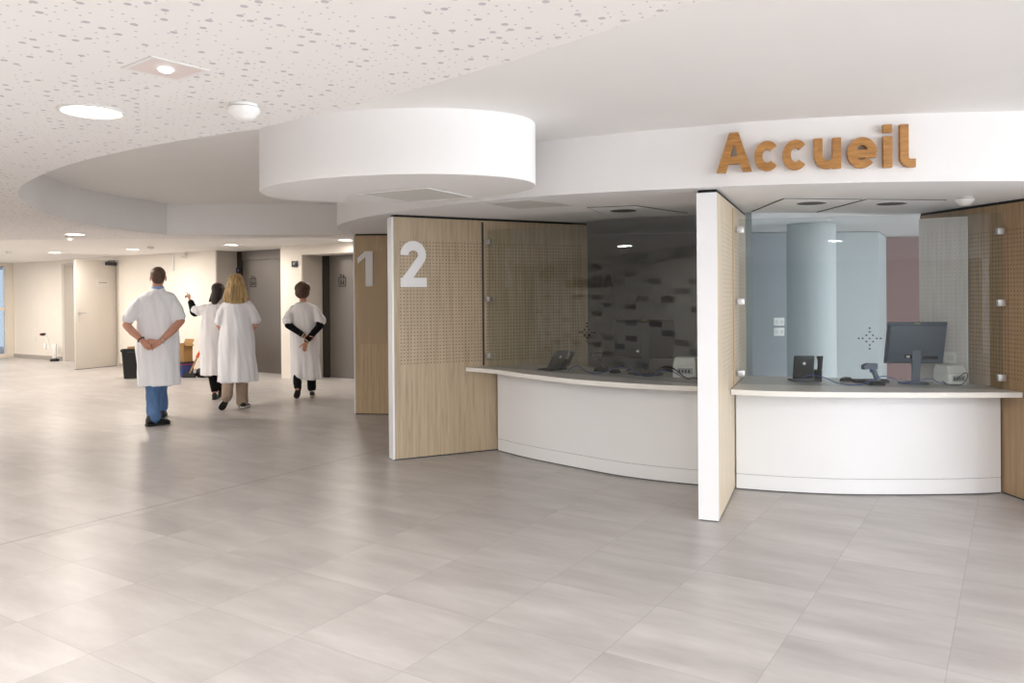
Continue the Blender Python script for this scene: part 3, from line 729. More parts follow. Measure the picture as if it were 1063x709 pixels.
def desk_phone(label, x, y, rz, lean=62):
    z = top_z(x)+.0022
    o = thing('desk_phone', label, 'phone', (x, y, z), rz, 'black desk phones')
    bm = BM(); loft(bm, [[(-.11, -.06, .0), (.11, -.06, .0), (.11, .10, 0), (-.11, .10, 0)], [(-.11, -.06, .018), (.11, -.06, .018), (.11, .10, .012), (-.11, .10, .012)]]); part('foot_plate', bm, M['plastic2'], o)
    R = Matrix.Translation((0, -.052, .02)) @ Matrix.Rotation(rad(90-lean), 4, 'X')
    bm = BM(); box(bm, (-.115, 0, 0), (.045, .024, .19), .006, M=R); part('body', bm, M['plastic'], o, True, 30)
    bm = BM(); lathe(bm, [(.001, 0), (.012, 0), (.012, .002), (.001, .002)], 20, M=R @ Matrix.Translation((-.035, -.0021, .132)) @ Matrix.Rotation(-PI/2, 4, 'X')); part('badge', bm, M['numeral'], o, label='small white round badge')
    bm = BM(); box(bm, (.052, -.002, -.005), (.112, .03, .075), .005, M=R); part('cradle', bm, M['plastic'], o, True, 30)
    bm = BM(); tube(bm, [(.082, -.012, .045), (.082, -.02, .08), (.082, -.02, .12), (.082, -.016, .16), (.082, -.002, .19)], [.024, .019, .018, .02, .027], 14, M=R); part('handset', bm, M['plastic'], o, True, 60)
    bm = BM(); tube(bm, smooth_path([(.082, -.034, .092), (.092, -.036, .088), (.104, -.034, .094)], 3), .003, 6, M=R); part('handset_trim', bm, M['alu'], o)
    return o
desk_phone('black desk phone with a tilted screen, seen side on at the left desk', .38, 7.20, rad(40), 55)
desk_phone('black square backed desk phone on the right desk', 2.36, 6.30, rad(-2), 78)
def scanner(label, x, y, rz, mat):
    z = top_z(x)+.0022
    o = thing('barcode_scanner', label, 'scanner', (x, y, z), rz, 'hand scanners on their stands')
    bm = BM(); loft(bm, [[(-.06, -.05, 0), (.07, -.05, 0), (.07, .05, 0), (-.06, .05, 0)], [(-.045, -.035, .03), (.055, -.035, .03), (.055, .035, .03), (-.045, .035, .03)]]); part('stand', bm, M['plastic'], o)
    bm = BM(); tube(bm, [(.03, 0, .03), (.012, 0, .075), (-.01, 0, .13)], [.022, .019, .02], 14); part('handle', bm, mat, o, True, 60)
    bm = BM(); loft(bm, [[(-.085, -.028, .118), (-.085, .028, .118), (-.085, .028, .15), (-.085, -.028, .15)], [(-.05, -.032, .122), (-.05, .032, .122), (-.05, .032, .165), (-.05, -.032, .165)], [(.02, -.024, .122), (.02, .024, .122), (.02, .024, .165), (.02, -.024, .165)]]); part('head', bm, mat, o, True, 40)
    bm = BM(); box(bm, (-.03, -.006, .095), (-.018, .006, .118), .002); part('trigger', bm, M['cable'], o, label='blue trigger')
    return o
scanner('grey hand scanner on its stand beside the right monitor', 2.80, 6.06, rad(0), M['greyplastic'])
scanner('black hand scanner on its stand beside the left monitor', .80, 7.08, rad(-20), M['plastic'])
def mouse(label, x, y, rz=0):
    z = top_z(x)+.0022
    o = thing('computer_mouse', label, 'mouse', (x, y, z), rz, 'black computer mice')
    bm = BM(); t = bmesh.new(); bmesh.ops.create_uvsphere(t, u_segments=20, v_segments=12, radius=1)
    for v in t.verts:
        if v.co.z < 0: v.co.z *= .02
    merge(bm, t, 0, Matrix.Translation((0, 0, .001)) @ Matrix.Diagonal((.055, .032, .034, 1))); part('shell', bm, M['plastic'], o, True)
    bm = BM(); lathe(bm, [(.001, -.004), (.008, -.004), (.008, .004), (.001, .004)], 12, M=Matrix.Translation((.03, 0, .025)) @ Matrix.Rotation(PI/2, 4, 'X')); part('scroll_wheel', bm, M['plastic2'], o)
mouse('black computer mouse left of the right scanner', 2.69, 6.30)
mouse('black computer mouse between scanner and monitor on the left desk', .91, 6.93, .3)
# keyboard trays
def keyboard(label, x, y, rz, w=.40):
    o = thing('keyboard', label, 'keyboard', (x, y, top_z(x)+.0032), rz, 'flat black keyboards')
    bm = BM(); loft(bm, [[(-w/2, -.07, 0), (w/2, -.07, 0), (w/2, .07, 0), (-w/2, .07, 0)], [(-w/2, -.07, .022), (w/2, -.07, .022), (w/2, .07, .012), (-w/2, .07, .012)]]); part('case', bm, M['plastic'], o)
    bm = BM()
    for r in range(5):
        for c in range(15):
            box(bm, (-w/2+.012+c*(w-.02)/15, -.058+r*.024, .012), (-w/2+.012+(c+.85)*(w-.02)/15, -.038+r*.024, .027-r*.002))
    part('keys', bm, M['plastic2'], o)
keyboard('flat black keyboard behind the right scanner', 2.845, 6.235, rad(-4), .26)
keyboard('flat black keyboard behind the stand of the left monitor', 1.20, 7.045, rad(-35), .32)
# printers / white boxes
def label_printer(label, x, y, rz, w, d, h):
    o = thing('label_printer', label, 'printer', (x, y, top_z(x)+.0032), rz, 'small white desk printers')
    bm = BM(); box(bm, (-w/2, -d/2, 0), (w/2, d/2, h*.62), .008); part('body', bm, M['whiteplastic'], o, True, 30)
    bm = BM(); loft(bm, [[(-w/2, -d/2+.004, h*.625), (w/2, -d/2+.004, h*.625), (w/2, d/2, h*.625), (-w/2, d/2, h*.625)], [(-w/2+.012, -d/2+.03, h), (w/2-.012, -d/2+.03, h), (w/2-.012, d/2-.01, h), (-w/2+.012, d/2-.01, h)]]); part('lid', bm, M['whiteplastic'], o)
    bm = BM(); box(bm, (-w*.3, -d/2-.002, h*.2), (w*.38, -d/2+.004, h*.5)); part('port_panel', bm, plain('grey_port_plate', (172, 174, 176), .5), o, label='grey port plate')
    bm = BM()
    for k in range(4): box(bm, (-w*.24+k*w*.14, -d/2-.006, h*.26), (-w*.16+k*w*.14, -d/2-.0021, h*.42))
    part('socket', bm, M['plastic2'], o)
label_printer('small white printer on the left desk beside the white panel end', 1.47, 6.60, rad(-25), .19, .20, .165)
label_printer('small white printer on the right desk beside the monitor', 3.41, 6.09, rad(12), .17, .16, .15)
def cable(label, pts, r, mat, grp='loose cables on the desks'):
    bm = BM(); tube(bm, smooth_path(pts, 6), r, 7)
    o = part('cable', bm, mat, None, True, 60); tag(o, label, 'cable', grp); return o
zc = top_z(2.6)+.006
cable('blue cable snaking from the right desk phone past the scanner to the monitor', [(2.30, 6.22, zc+.002), (2.31, 6.19, zc+.04), (2.36, 6.16, zc+.062), (2.44, 6.12, zc+.045), (2.52, 6.05, zc+.008), (2.60, 6.0, zc), (2.70, 5.99, zc+.01), (2.80, 6.00-.02, zc+.06), (2.87, 6.0, zc+.062), (2.95, 6.02, zc+.035), (3.01, 6.04, zc+.006), (3.07, 6.02, zc+.02), (3.2, 5.985, zc+.045), (3.25, 5.98, zc+.02), (3.32, 5.98, zc+.004)], .0035, M['cable'])
cable('dark looped cable beside the right printer', [(3.27, 5.95, zc+.03), (3.31, 5.95, zc+.006), (3.36, 5.95, zc+.002), (3.42, 5.955, zc+.001), (3.455, 5.96, zc+.03), (3.47, 5.96, zc+.07), (3.455, 5.96, zc+.09), (3.425, 5.96, zc+.075), (3.40, 5.965, zc+.05)], .0035, M['cableblack'])
zc = top_z(.9)+.006
cable('dark blue cable humped between the left desk phone and scanner', [(.50, 7.03, zc+.012), (.55, 6.98, zc+.05), (.59, 6.94, zc+.055), (.64, 6.88, zc+.02), (.71, 6.82, zc+.002), (.78, 6.79, zc+.012), (.86, 6.76, zc+.05), (.95, 6.72, zc+.07), (1.03, 6.68, zc+.04), (1.09, 6.63, zc+.003), (1.17, 6.58, zc+.005), (1.25, 6.54, zc+.05), (1.33, 6.50, zc+.045), (1.40, 6.41, zc+.002)], .0035, M['cable'])
cable('black cable bundle in front of the left printer', [(1.22, 6.66, zc+.05), (1.28, 6.60, zc+.075), (1.33, 6.45, zc+.075), (1.41, 6.35, zc+.006), (1.46, 6.33, zc+.012), (1.50, 6.31, zc+.006)], .005, M['cableblack'])
# wall sockets in the right office
for lab, x, z in (('upper white wall socket beside the office column', 4.03, 1.08), ('lower white wall socket beside the office column', 4.03, .93)):
    o = thing('wall_socket', lab, 'socket', (x-.06, 11.7, z), 0, 'white wall sockets in the office')
    bm = BM(); box(bm, (-.06, -.014, -.06), (.10, -.001, .06), .004); part('plate', bm, M['whiteplastic'], o, True, 30)
    bm = BM()
    for xx in (-.02, .06): lathe(bm, [(.001, 0), (.028, 0), (.028, .002), (.001, .002)], 20, M=Matrix.Translation((xx, -.0165, 0)) @ Matrix.Rotation(-PI/2, 4, 'X'))
    part('outlet', bm, M['vent'], o)
o = thing('wall_socket', 'white socket block on the whitish board behind the right printer', 'socket', (3.475, 6.205, .975), math.atan2(.19, -.27)+PI)
bm = BM(); box(bm, (-.045, -.028, -.04), (.045, -.009, .05), .004); box(bm, (-.03, -.026, -.11), (.03, -.009, -.05), .004); part('plate', bm, M['whiteplastic'], o, True, 30)
bm = BM(); box(bm, (-.025, -.034, -.015), (.025, -.0285, .03), .003); part('plug', bm, M['vent'], o)

# ------------------------------------------------------------------ far hall things
# grey door leaf standing open
dx0, dy0 = -9.243, 16.554; ddir = Vector((.40, .917))
do = thing('door_leaf', 'pale grey hall door standing open with a lever handle', 'door', (dx0, dy0, 0), math.atan2(ddir.y, ddir.x))
bm = BM(); box(bm, (0, 0, .012), (1.01, .045, 2.345), .002); part('leaf', bm, M['doorpaint'], do, True, 30)
bm = BM(); box(bm, (0, -.001, 0), (1.01, .046, .0118)); part('seal', bm, M['groove'], do)
bm = BM(); box(bm, (.055, -.008, 1.02), (.095, -.0005, 1.29), .003); part('handle_plate', bm, M['alu'], do)
bm = BM(); tube(bm, [(.075, -.008, 1.2), (.075, -.05, 1.2), (.095, -.055, 1.2), (.22, -.055, 1.2)], .011, 10); part('lever_handle', bm, M['alu'], do, True)
bm = BM(); box(bm, (.52, -.006, 1.78), (.80, -.0005, 1.93), .002); part('plate', bm, M['vent'], do, label='small grey door plate')
bm = BM(); box(bm, (.527, -.008, 1.787), (.793, -.0062, 1.923)); box(bm, (.56, -.0095, 1.85), (.76, -.0082, 1.862), mi=1); part('plate_face', bm, [M['doorpaint'], M['groove']], do)
bm = BM(); box(bm, (.72, -.06, 2.24), (.98, -.0005, 2.31), .004); part('door_closer', bm, M['plastic2'], do, True, 30)
bm = BM(); tube(bm, [(.78, -.03, 2.31), (.78, -.03, 2.335), (.90, -.10, 2.34), (.97, -.02, 2.35)], .012, 8); part('closer_arm', bm, M['plastic2'], do)
# lifts
def lift(label, u0, u1, door0, door1, hdr_top, icon):
    o = thing('lift_entrance', label, 'lift', (*hall(u0, 10.42), 0), HALL, 'steel lift entrances')
    W_ = u1-u0
    bm = BM(); box(bm, (door0-u0, -.012, 0), (door1-u0, .014, 2.26)); part('door_panel', bm, M['steel'], o)
    bm = BM(); box(bm, (.012, -.03, 0), (door0-u0-.004, .014, hdr_top)); part('frame', bm, M['steeldark'], o); bm = BM(); box(bm, (door1-u0+.004, -.03, 0), (W_-.004, .014, hdr_top)); part('frame', bm, M['steeldark'], o)
    bm = BM(); box(bm, (door0-u0-.003, -.03, 2.265), (door1-u0+.003, .014, hdr_top)); part('header', bm, M['steel'], o)
    bm = BM(); x, z = icon[0]-u0, icon[1]
    s = .08
    for a, b in (((-s, -s), (s, -s)), ((s, -s), (s, s)), ((s, s), (-s, s)), ((-s, s), (-s, -s))): stroke(bm, [(x+a[0]*1.05, z+a[1]), (x+b[0]*1.05, z+b[1])], .018, -.016, -.0125)
    for k in (-.03, .03):
        stroke(bm, [(x+k, z-.055), (x+k, z+.02)], .036, -.016, -.0125); lathe(bm, [(.001, 0), (.014, 0), (.014, .003), (.001, .003)], 12, M=Matrix.Translation((x+k, -.0155, z+.042)) @ Matrix.Rotation(-PI/2, 4, 'X'))
    for k, sg_ in ((-.035, -1), (.035, 1)):
        t = bmesh.new(); t.faces.new([t.verts.new((x+k-.03, -.014, z+.115-sg_*.025)), t.verts.new((x+k+.03, -.014, z+.115-sg_*.025)), t.verts.new((x+k, -.014, z+.115+sg_*.03))]); merge(bm, t)
    part('pictogram', bm, M['black'], o, label='black lift pictogram with arrows')
    bm = BM(); box(bm, (door0-u0, -.03, -.0), (door1-u0, -.013, .006)); part('sill_plate', bm, M['alu'], o)
lift('steel lift entrance behind the woman with long blond hair', -13.385, -11.505, -13.22, -11.60, 2.445, (-12.9, 1.80))
lift('steel lift entrance beside the panel numbered 1', -10.93, -9.0, -10.75, -9.1, 2.27, (-10.42, 1.78))
def callbox(label, u, n, z, face):
    o = thing('lift_indicator', label, 'indicator', (*hall(u, n), z), HALL, 'black lift indicator boxes')
    bm = BM(); box(bm, (-.07, -.03, -.055), (.07, -.001, .055), .008); part('housing', bm, M['plastic'], o, True, 30)
    bm = BM(); box(bm, (-.03, -.033, -.03), (.03, -.0305, .03)); part('display', bm, M['black'], o)
    bm = BM(); box(bm, (-.004, -.0345, -.02), (.006, -.0332, .02)); part('digit', bm, M['screenblue'], o, label='glowing blue floor digit')
callbox('black lift indicator box on the white pillar between the lifts', -11.1, 9.899, 2.113, 0)
callbox('black lift indicator box on the frame of the first lift', -13.30, 10.388, 2.06, 0)
o = thing('cable_conduit', 'short white cable conduit running down the hall wall from the ceiling', 'conduit', (*hall(-14.78, 9.9), 2.09), HALL)
bm = BM(); box(bm, (-.03, -.03, 0), (.03, -.001, .34), .004); part('duct', bm, M['whiteplastic'], o, True, 30)
bm = BM(); box(bm, (-.034, -.034, -.012), (.034, -.0012, -.001), .003); part('end_cap', bm, M['whiteplastic'], o)
o = thing('dome_camera', 'small white dome camera high on the hall wall', 'camera', (*hall(-14.33, 9.9), 2.38), HALL)
bm = BM(); lathe(bm, [(.001, 0), (.055, 0), (.06, -.02), (.058, -.03)], 24, (0, -.075, .02)); box(bm, (-.03, -.075, -.0), (.03, -.001, .015)); part('housing', bm, M['whiteplastic'], o, True, 40)
bm = BM(); lathe(bm, [(.046, -.031), (.04, -.055), (.022, -.072), (.001, -.078)], 24, (0, -.075, .02)); part('dome', bm, M['vent'], o, True)
o = thing('wall_switch', 'small white switch plate on the end wall near the window', 'switch', (*hall(-20.88, 10.12), .52), HALL)
bm = BM(); box(bm, (-.04, -.014, -.07), (.04, -.001, .07), .004); part('plate', bm, M['whiteplastic'], o, True, 30)
bm = BM(); box(bm, (-.02, -.02, -.03), (.02, -.0145, .03), .003); part('rocker', bm, M['vent'], o)
# gel dispenser post
gx, gy = -11.09, 18.93
o = thing('gel_dispenser_post', 'slim white hand gel post with a red and black spout by the end wall', 'dispenser', (gx, gy, 0), rad(5))
bm = BM(); lathe(bm, [(.001, 0), (.10, 0), (.10, .05), (.04, .07)], 24); part('base', bm, M['plastic'], o, True, 40)
bm = BM(); box(bm, (-.045, -.03, .06), (.045, .03, .42), .006); part('column', bm, M['whiteplastic'], o, True, 30)
bm = BM(); tube(bm, smooth_path([(-.05, 0, .22), (-.09, 0, .30), (-.13, 0, .42), (-.18, 0, .58), (-.22, 0, .64)], 4), .026, 10); part('neck', bm, M['whiteplastic'], o, True)
bm = BM(); box(bm, (-.30, -.035, .62), (-.205, .035, .685), .006); part('spout', bm, M['plastic'], o)
bm = BM(); box(bm, (-.325, -.03, .628), (-.301, .03, .678), .004); part('nozzle', bm, M['red'], o, label='red spout tip')
bm = BM(); lathe(bm, [(.001, .28), (.032, .28), (.032, .42), (.014, .44), (.014, .47)], 16, (-.135-.08, 0, 0)); part('bottle', bm, M['whiteplastic'], o, True, 50)
# bin
bx, by = -7.18, 14.80
o = thing('waste_bin', 'black plastic bin on the floor left of the man', 'bin', (bx, by, 0), rad(20))
def rrect(hx, hy, z, r=.04, n=5):
    pts = []
    for cx, cy, a in ((hx-r, hy-r, 0), (-hx+r, hy-r, 90), (-hx+r, -hy+r, 180), (hx-r, -hy+r, 270)):
        for k in range(n+1): pts.append((cx+r*math.cos(rad(a+90*k/n)), cy+r*math.sin(rad(a+90*k/n)), z))
    return pts
bm = BM(); loft(bm, [rrect(.155, .12, 0), rrect(.185, .15, .50), rrect(.205, .17, .505), rrect(.205, .17, .545), rrect(.19, .155, .545), rrect(.18, .145, .42), rrect(.15, .115, .02)]); part('body', bm, M['bin'], o, True, 40)
bm = BM(); tube(bm, [(-.07, -.17, .50), (-.07, -.20, .49), (.07, -.20, .49), (.07, -.17, .50)], .010, 8); part('grip', bm, M['bin'], o, True)
def carton(label, x, y, z, rz, w, d, h):
    o = thing('cardboard_box', label, 'box', (x, y, z), rz, 'brown cardboard boxes by the hall wall')
    bm = BM(); t_ = .006
    for a, b in (((-w/2, -d/2, 0), (w/2, d/2, t_)), ((-w/2, -d/2, t_), (w/2, -d/2+t_, h)), ((-w/2, d/2-t_, t_), (w/2, d/2, h)), ((-w/2, -d/2+t_, t_), (-w/2+t_, d/2-t_, h)), ((w/2-t_, -d/2+t_, t_), (w/2, d/2-t_, h))): box(bm, a, b)
    part('body', bm, M['cardboard'], o)
    bm = BM(); t = bmesh.new(); box(t, (-w/2, 0, 0), (w/2, .004, d*.45)); merge(bm, t, 0, Matrix.Translation((0, d/2+.001, h)) @ Matrix.Rotation(rad(-25), 4, 'X'))
    t = bmesh.new(); box(t, (0, -d/2+.01, 0), (.004, d/2-.01, w*.3)); merge(bm, t, 0, Matrix.Translation((w/2+.001, 0, h)) @ Matrix.Rotation(rad(120), 4, 'Y'))
    part('flap', bm, M['cardboard'], o)
carton('brown cardboard box standing behind the black bin', -7.30, 15.33, 0, rad(-30), .36, .30, .56)
tx, ty = -6.33, 14.98
o = thing('storage_tub', 'blue plastic tub on the floor right of the man', 'tub', (tx, ty, 0), rad(-30))
bm = BM(); loft(bm, [rrect(.16, .13, 0), rrect(.18, .15, .23), rrect(.195, .165, .232), rrect(.195, .165, .262), rrect(.18, .15, .262)]); part('body', bm, M['bluebox'], o, True, 40)
bm = BM(); loft(bm, [rrect(.20, .17, .263), rrect(.20, .17, .285), rrect(.185, .155, .292)]); part('lid', bm, plain('dark_lid', (40, 40, 44), .5), o, True, 40, label='dark lid')
bm = BM(); loft(bm, [rrect(.1965, .1665, .236, .041), rrect(.1965, .1665, .248, .041)], cap=False); part('rim_band', bm, M['red'], o, label='red rim band')
carton('tall open cardboard box on top of the blue tub', tx+.03, ty, .293, rad(-30), .26, .20, .34)
o = thing('bin_bag', 'slumped black bin bag on the floor beside the blue tub', 'bag', (-5.86, 14.86, 0))
t = bmesh.new(); bmesh.ops.create_icosphere(t, subdivisions=4, radius=1)
for v in t.verts:
    n = noise.noise(v.co*2.2)*.25+noise.noise(v.co*6)*.1
    v.co *= 1+n
    v.co = Vector((v.co.x*.15, v.co.y*.14, max(0, v.co.z*.12+.085)))
part('sack', t, M['bin'], o, True, 180)
bm = BM(); tube(bm, [(0, 0, .19), (.01, 0, .22), (.03, .01, .25)], [.03, .016, .035], 10); part('knot', bm, M['bin'], o, True)
# broom
o = thing('broom', 'broom with a wooden stick leaning on the hall wall beside the woman pointing', 'broom', (-6.09, 14.72, 0), 0)
a, b_ = Vector((0, 0, .06)), Vector((.30, .62, 1.20))
bm = BM(); tube(bm, [a, a.lerp(b_, .5), b_], .016, 10); part('stick', bm, M['handlewood'], o, True)
bm = BM(); tube(bm, [a.lerp(b_, .27), a.lerp(b_, .34)], .026, 12); part('grip_ring', bm, M['orange'], o, True, label='orange grip')
bm = BM(); tube(bm, [b_, b_+(b_-a)*.02], .02, 10); part('stick_end', bm, M['plastic'], o, True)
bm = BM(); loft(bm, [[(-.12, -.03, 0), (.12, -.03, 0), (.12, .03, 0), (-.12, .03, 0)], [(-.10, -.02, .09), (.10, -.02, .09), (.10, .02, .09), (-.10, .02, .09)]]); part('brush_head', bm, M['plastic'], o)

# ------------------------------------------------------------------ people
def remeshed(bm, voxel, smooth_it=3, name='blob'):
    me = bpy.data.meshes.new('tmp'); bm.to_mesh(me); bm.free()
    o = link(bpy.data.objects.new('tmp', me))
    r = o.modifiers.new('r', 'REMESH'); r.mode = 'VOXEL'; r.voxel_size = voxel; r.use_smooth_shade = True
    if smooth_it:
        s = o.modifiers.new('s', 'SMOOTH'); s.iterations = smooth_it; s.factor = .5
    dg = bpy.context.evaluated_depsgraph_get(); dg.update()
    out = bpy.data.meshes.new_from_object(o.evaluated_get(dg), depsgraph=dg)
    bpy.data.objects.remove(o); bpy.data.meshes.remove(me)
    out.name = name
    for p in out.polygons: p.use_smooth = True
    return out

def mpart(name, me, mat, parent, label=None):
    me.materials.clear(); me.materials.append(mat)
    o = link(bpy.data.objects.new(name, me)); o.parent = parent
    if label: o['label'] = label
    return o

def sph(t, c, r, seg=12):
    r = r if isinstance(r, (tuple, list)) else (r, r, r)
    bmesh.ops.create_uvsphere(t, u_segments=seg*2, v_segments=seg, radius=1, matrix=Matrix.Translation(c) @ Matrix.Diagonal((*r, 1)))

def bone(bm, a, ra, b, rb):
    t = bmesh.new(); sph(t, a, ra, 8); sph(t, b, rb, 8)
    bmesh.ops.convex_hull(t, input=t.verts[:])
    for v in [v for v in t.verts if not v.link_faces]: t.verts.remove(v)
    merge(bm, t)

def chain(bm, pts):
    for (a, ra), (b, rb) in zip(pts, pts[1:]): bone(bm, a, ra, b, rb)

def ell(bm, c, r, rot=None):
    t = bmesh.new(); sph(t, (0, 0, 0), r, 14)
    merge(bm, t, 0, Matrix.Translation(c) @ (rot or Matrix.Identity(4)))

def hand(bm, w, f, s, curl, spread=1., point=False, k=1.):
    """w wrist, f finger direction, s thumb-side direction, curl per-joint bend (deg)"""
    w = Vector(w); f = Vector(f).normalized(); s = Vector(s); s = (s-f*s.dot(f)).normalized(); n = f.cross(s).normalized()
    kn = []
    for off in (.029, .010, -.010, -.028):
        p = w+f*.088*k+s*off*k*spread; kn.append(p)
        bone(bm, w+f*.012*k+s*off*.6*k, .017*k, p, .0115*k)
    for i, L in enumerate((.072, .080, .074, .058)):
        d = f.copy(); p = kn[i]; c = curl
        if point and i > 0: c = 70
        if point and i == 0: c = 2
        for j, fr in enumerate((.45, .32, .23)):
            ang = rad(c*(.7 if j == 0 else 1.))
            d = (Matrix.Rotation(ang, 3, s) @ d).normalized()
            q = p+d*L*fr*k; bone(bm, p, (.0098-.0012*j)*k, q, (.0090-.0012*j)*k); p = q
    p = w+f*.03*k+s*.024*k; d = (f*.62+s*.7+n*.2).normalized()
    for L, r0, r1 in ((.042, .014, .0115), (.032, .0115, .010), (.026, .010, .0085)):
        q = p+d*L*k; bone(bm, p, r0*k, q, r1*k); p = q; d = (d+f*.35).normalized()

def head(bm, c, yaw=0., k=1.):
    R = Matrix.Translation(c) @ Matrix.Rotation(yaw, 4, 'Z') @ Matrix.Scale(k, 4)
    def e(p, r): ell(bm, R @ Vector(p), tuple(x*k for x in r), Matrix.Rotation(yaw, 4, 'Z'))
    e((0, -.012, .035), (.077, .095, .088)); e((0, .022, -.035), (.062, .074, .078)); e((0, .05, -.082), (.034, .034, .026))
    e((0, .098, -.022), (.013, .018, .016)); e((0, .09, 0), (.011, .014, .028))
    e((0, .083, -.058), (.024, .012, .007)); e((0, .080, -.069), (.020, .012, .007))
    for sx in (-1, 1):
        e((sx*.03, .074, .008), (.014, .012, .009)); e((sx*.03, .078, .026), (.02, .011, .006))
        e((sx*.081, -.002, -.012), (.009, .02, .033))

def fold_ring(cx, cy, z, rx, ry, amp, n=72, ph=0., sq=2.35):
    pts = []
    for i in range(n):
        a = 2*PI*i/n
        c, s = math.cos(a), math.sin(a)
        k = (abs(c)**sq+abs(s)**sq)**(-1/sq)
        w = 1+amp*(.55*math.sin(5*a+ph+z*1.4)+.45*math.sin(9*a+1.7*ph-z*2.1)+.35*math.sin(14*a+ph*2.3))
        pts.append((cx+rx*k*c*w, cy+ry*k*s*w, z))
    return pts

def coat(bm, prof, ph):
    """prof: rows z, cx, cy, rx, ry, fold amplitude"""
    rings = []
    for (z0, *a), (z1, *b) in zip(prof, prof[1:]):
        n = max(2, int(abs(z1-z0)/.03))
        for i in range(n):
            t = i/n; v = [p+(q-p)*t for p, q in zip(a, b)]
            rings.append(fold_ring(v[0], v[1], z0+(z1-z0)*t, v[2], v[3], v[4], ph=ph))
    z, cx, cy, rx, ry, am = prof[-1]; rings.append(fold_ring(cx, cy, z, rx, ry, am, ph=ph))
    loft(bm, rings)

def hem_folds(me, amp):
    n = len(me.vertices)
    co = [0.]*(3*n); no = [0.]*(3*n)
    me.vertices.foreach_get('co', co); me.vertices.foreach_get('normal', no)
    for i in range(0, 3*n, 3):
        x, y, z = co[i:i+3]
        d = noise.noise(Vector((x*9, y*9, z*2.6)))*amp+noise.noise(Vector((x*20+z*2.5+3, y*20, z*3.4)))*amp*.55
        co[i] += no[i]*d; co[i+1] += no[i+1]*d; co[i+2] += no[i+2]*d
    me.vertices.foreach_set('co', co); me.update()
    return me

def shoe(name, parent, heel, toe, up=None, mat=None, sole=None, w=.045, hgt=.075):
    """shoe from heel point to toe point on the ground (or lifted); sole thickness separate part"""
    heel, toe = Vector(heel), Vector(toe); f = (toe-heel); L = f.length; f.normalize()
    up = Vector(up or (0, 0, 1)); s = f.cross(up).normalized(); up = s.cross(f).normalized()
    T = Matrix((( *f,), (*s,), (*up,))).transposed().to_4x4(); T.translation = heel
    def ring(x, ww, z0, z1):
        return [(x, ww*math.cos(a), (z0+z1)/2+(z1-z0)/2*math.sin(a)*(1.0)) for a in [2*PI*i/16 for i in range(16)]]
    o = None
    bm = BM()
    loft(bm, [ring(0.005, w*.45, .022, hgt*.8), ring(.02, w*.72, .018, hgt*1.15), ring(L*.22, w*.82, .018, hgt*1.25), ring(L*.38, w*.84, .018, hgt*1.1), ring(L*.58, w*.95, .018, hgt*.8), ring(L*.8, w*.95, .018, hgt*.6), ring(L*.94, w*.7, .018, hgt*.48), ring(L-.002, w*.25, .02, hgt*.35)], M=T)
    o = part(name, bm, mat, parent, True, 60)
    bm = BM()
    out = []
    for x, ww in ((0, .5), (.012, .7), (.05, .8), (L*.4, .78), (L*.62, .98), (L*.8, 1.), (L*.93, .78), (L, .3)): out.append((x, ww*w))
    loop = [(x, y) for x, y in out]+[(x, -y) for x, y in out[::-1]]
    prism(bm, [(x*.985+.002, y*.93) for x, y in loop], 0, .008, M=T); part('sole', bm, M['black'], o)
    bm = BM(); prism(bm, loop, .0082, .026, M=T); part('midsole', bm, sole or M['plastic2'], o)
    return o

def trousers(bm, hips, legs):
    for pts in legs: chain(bm, pts)
    for pts in legs: bone(bm, hips[0], hips[1], pts[0][0], pts[0][1])

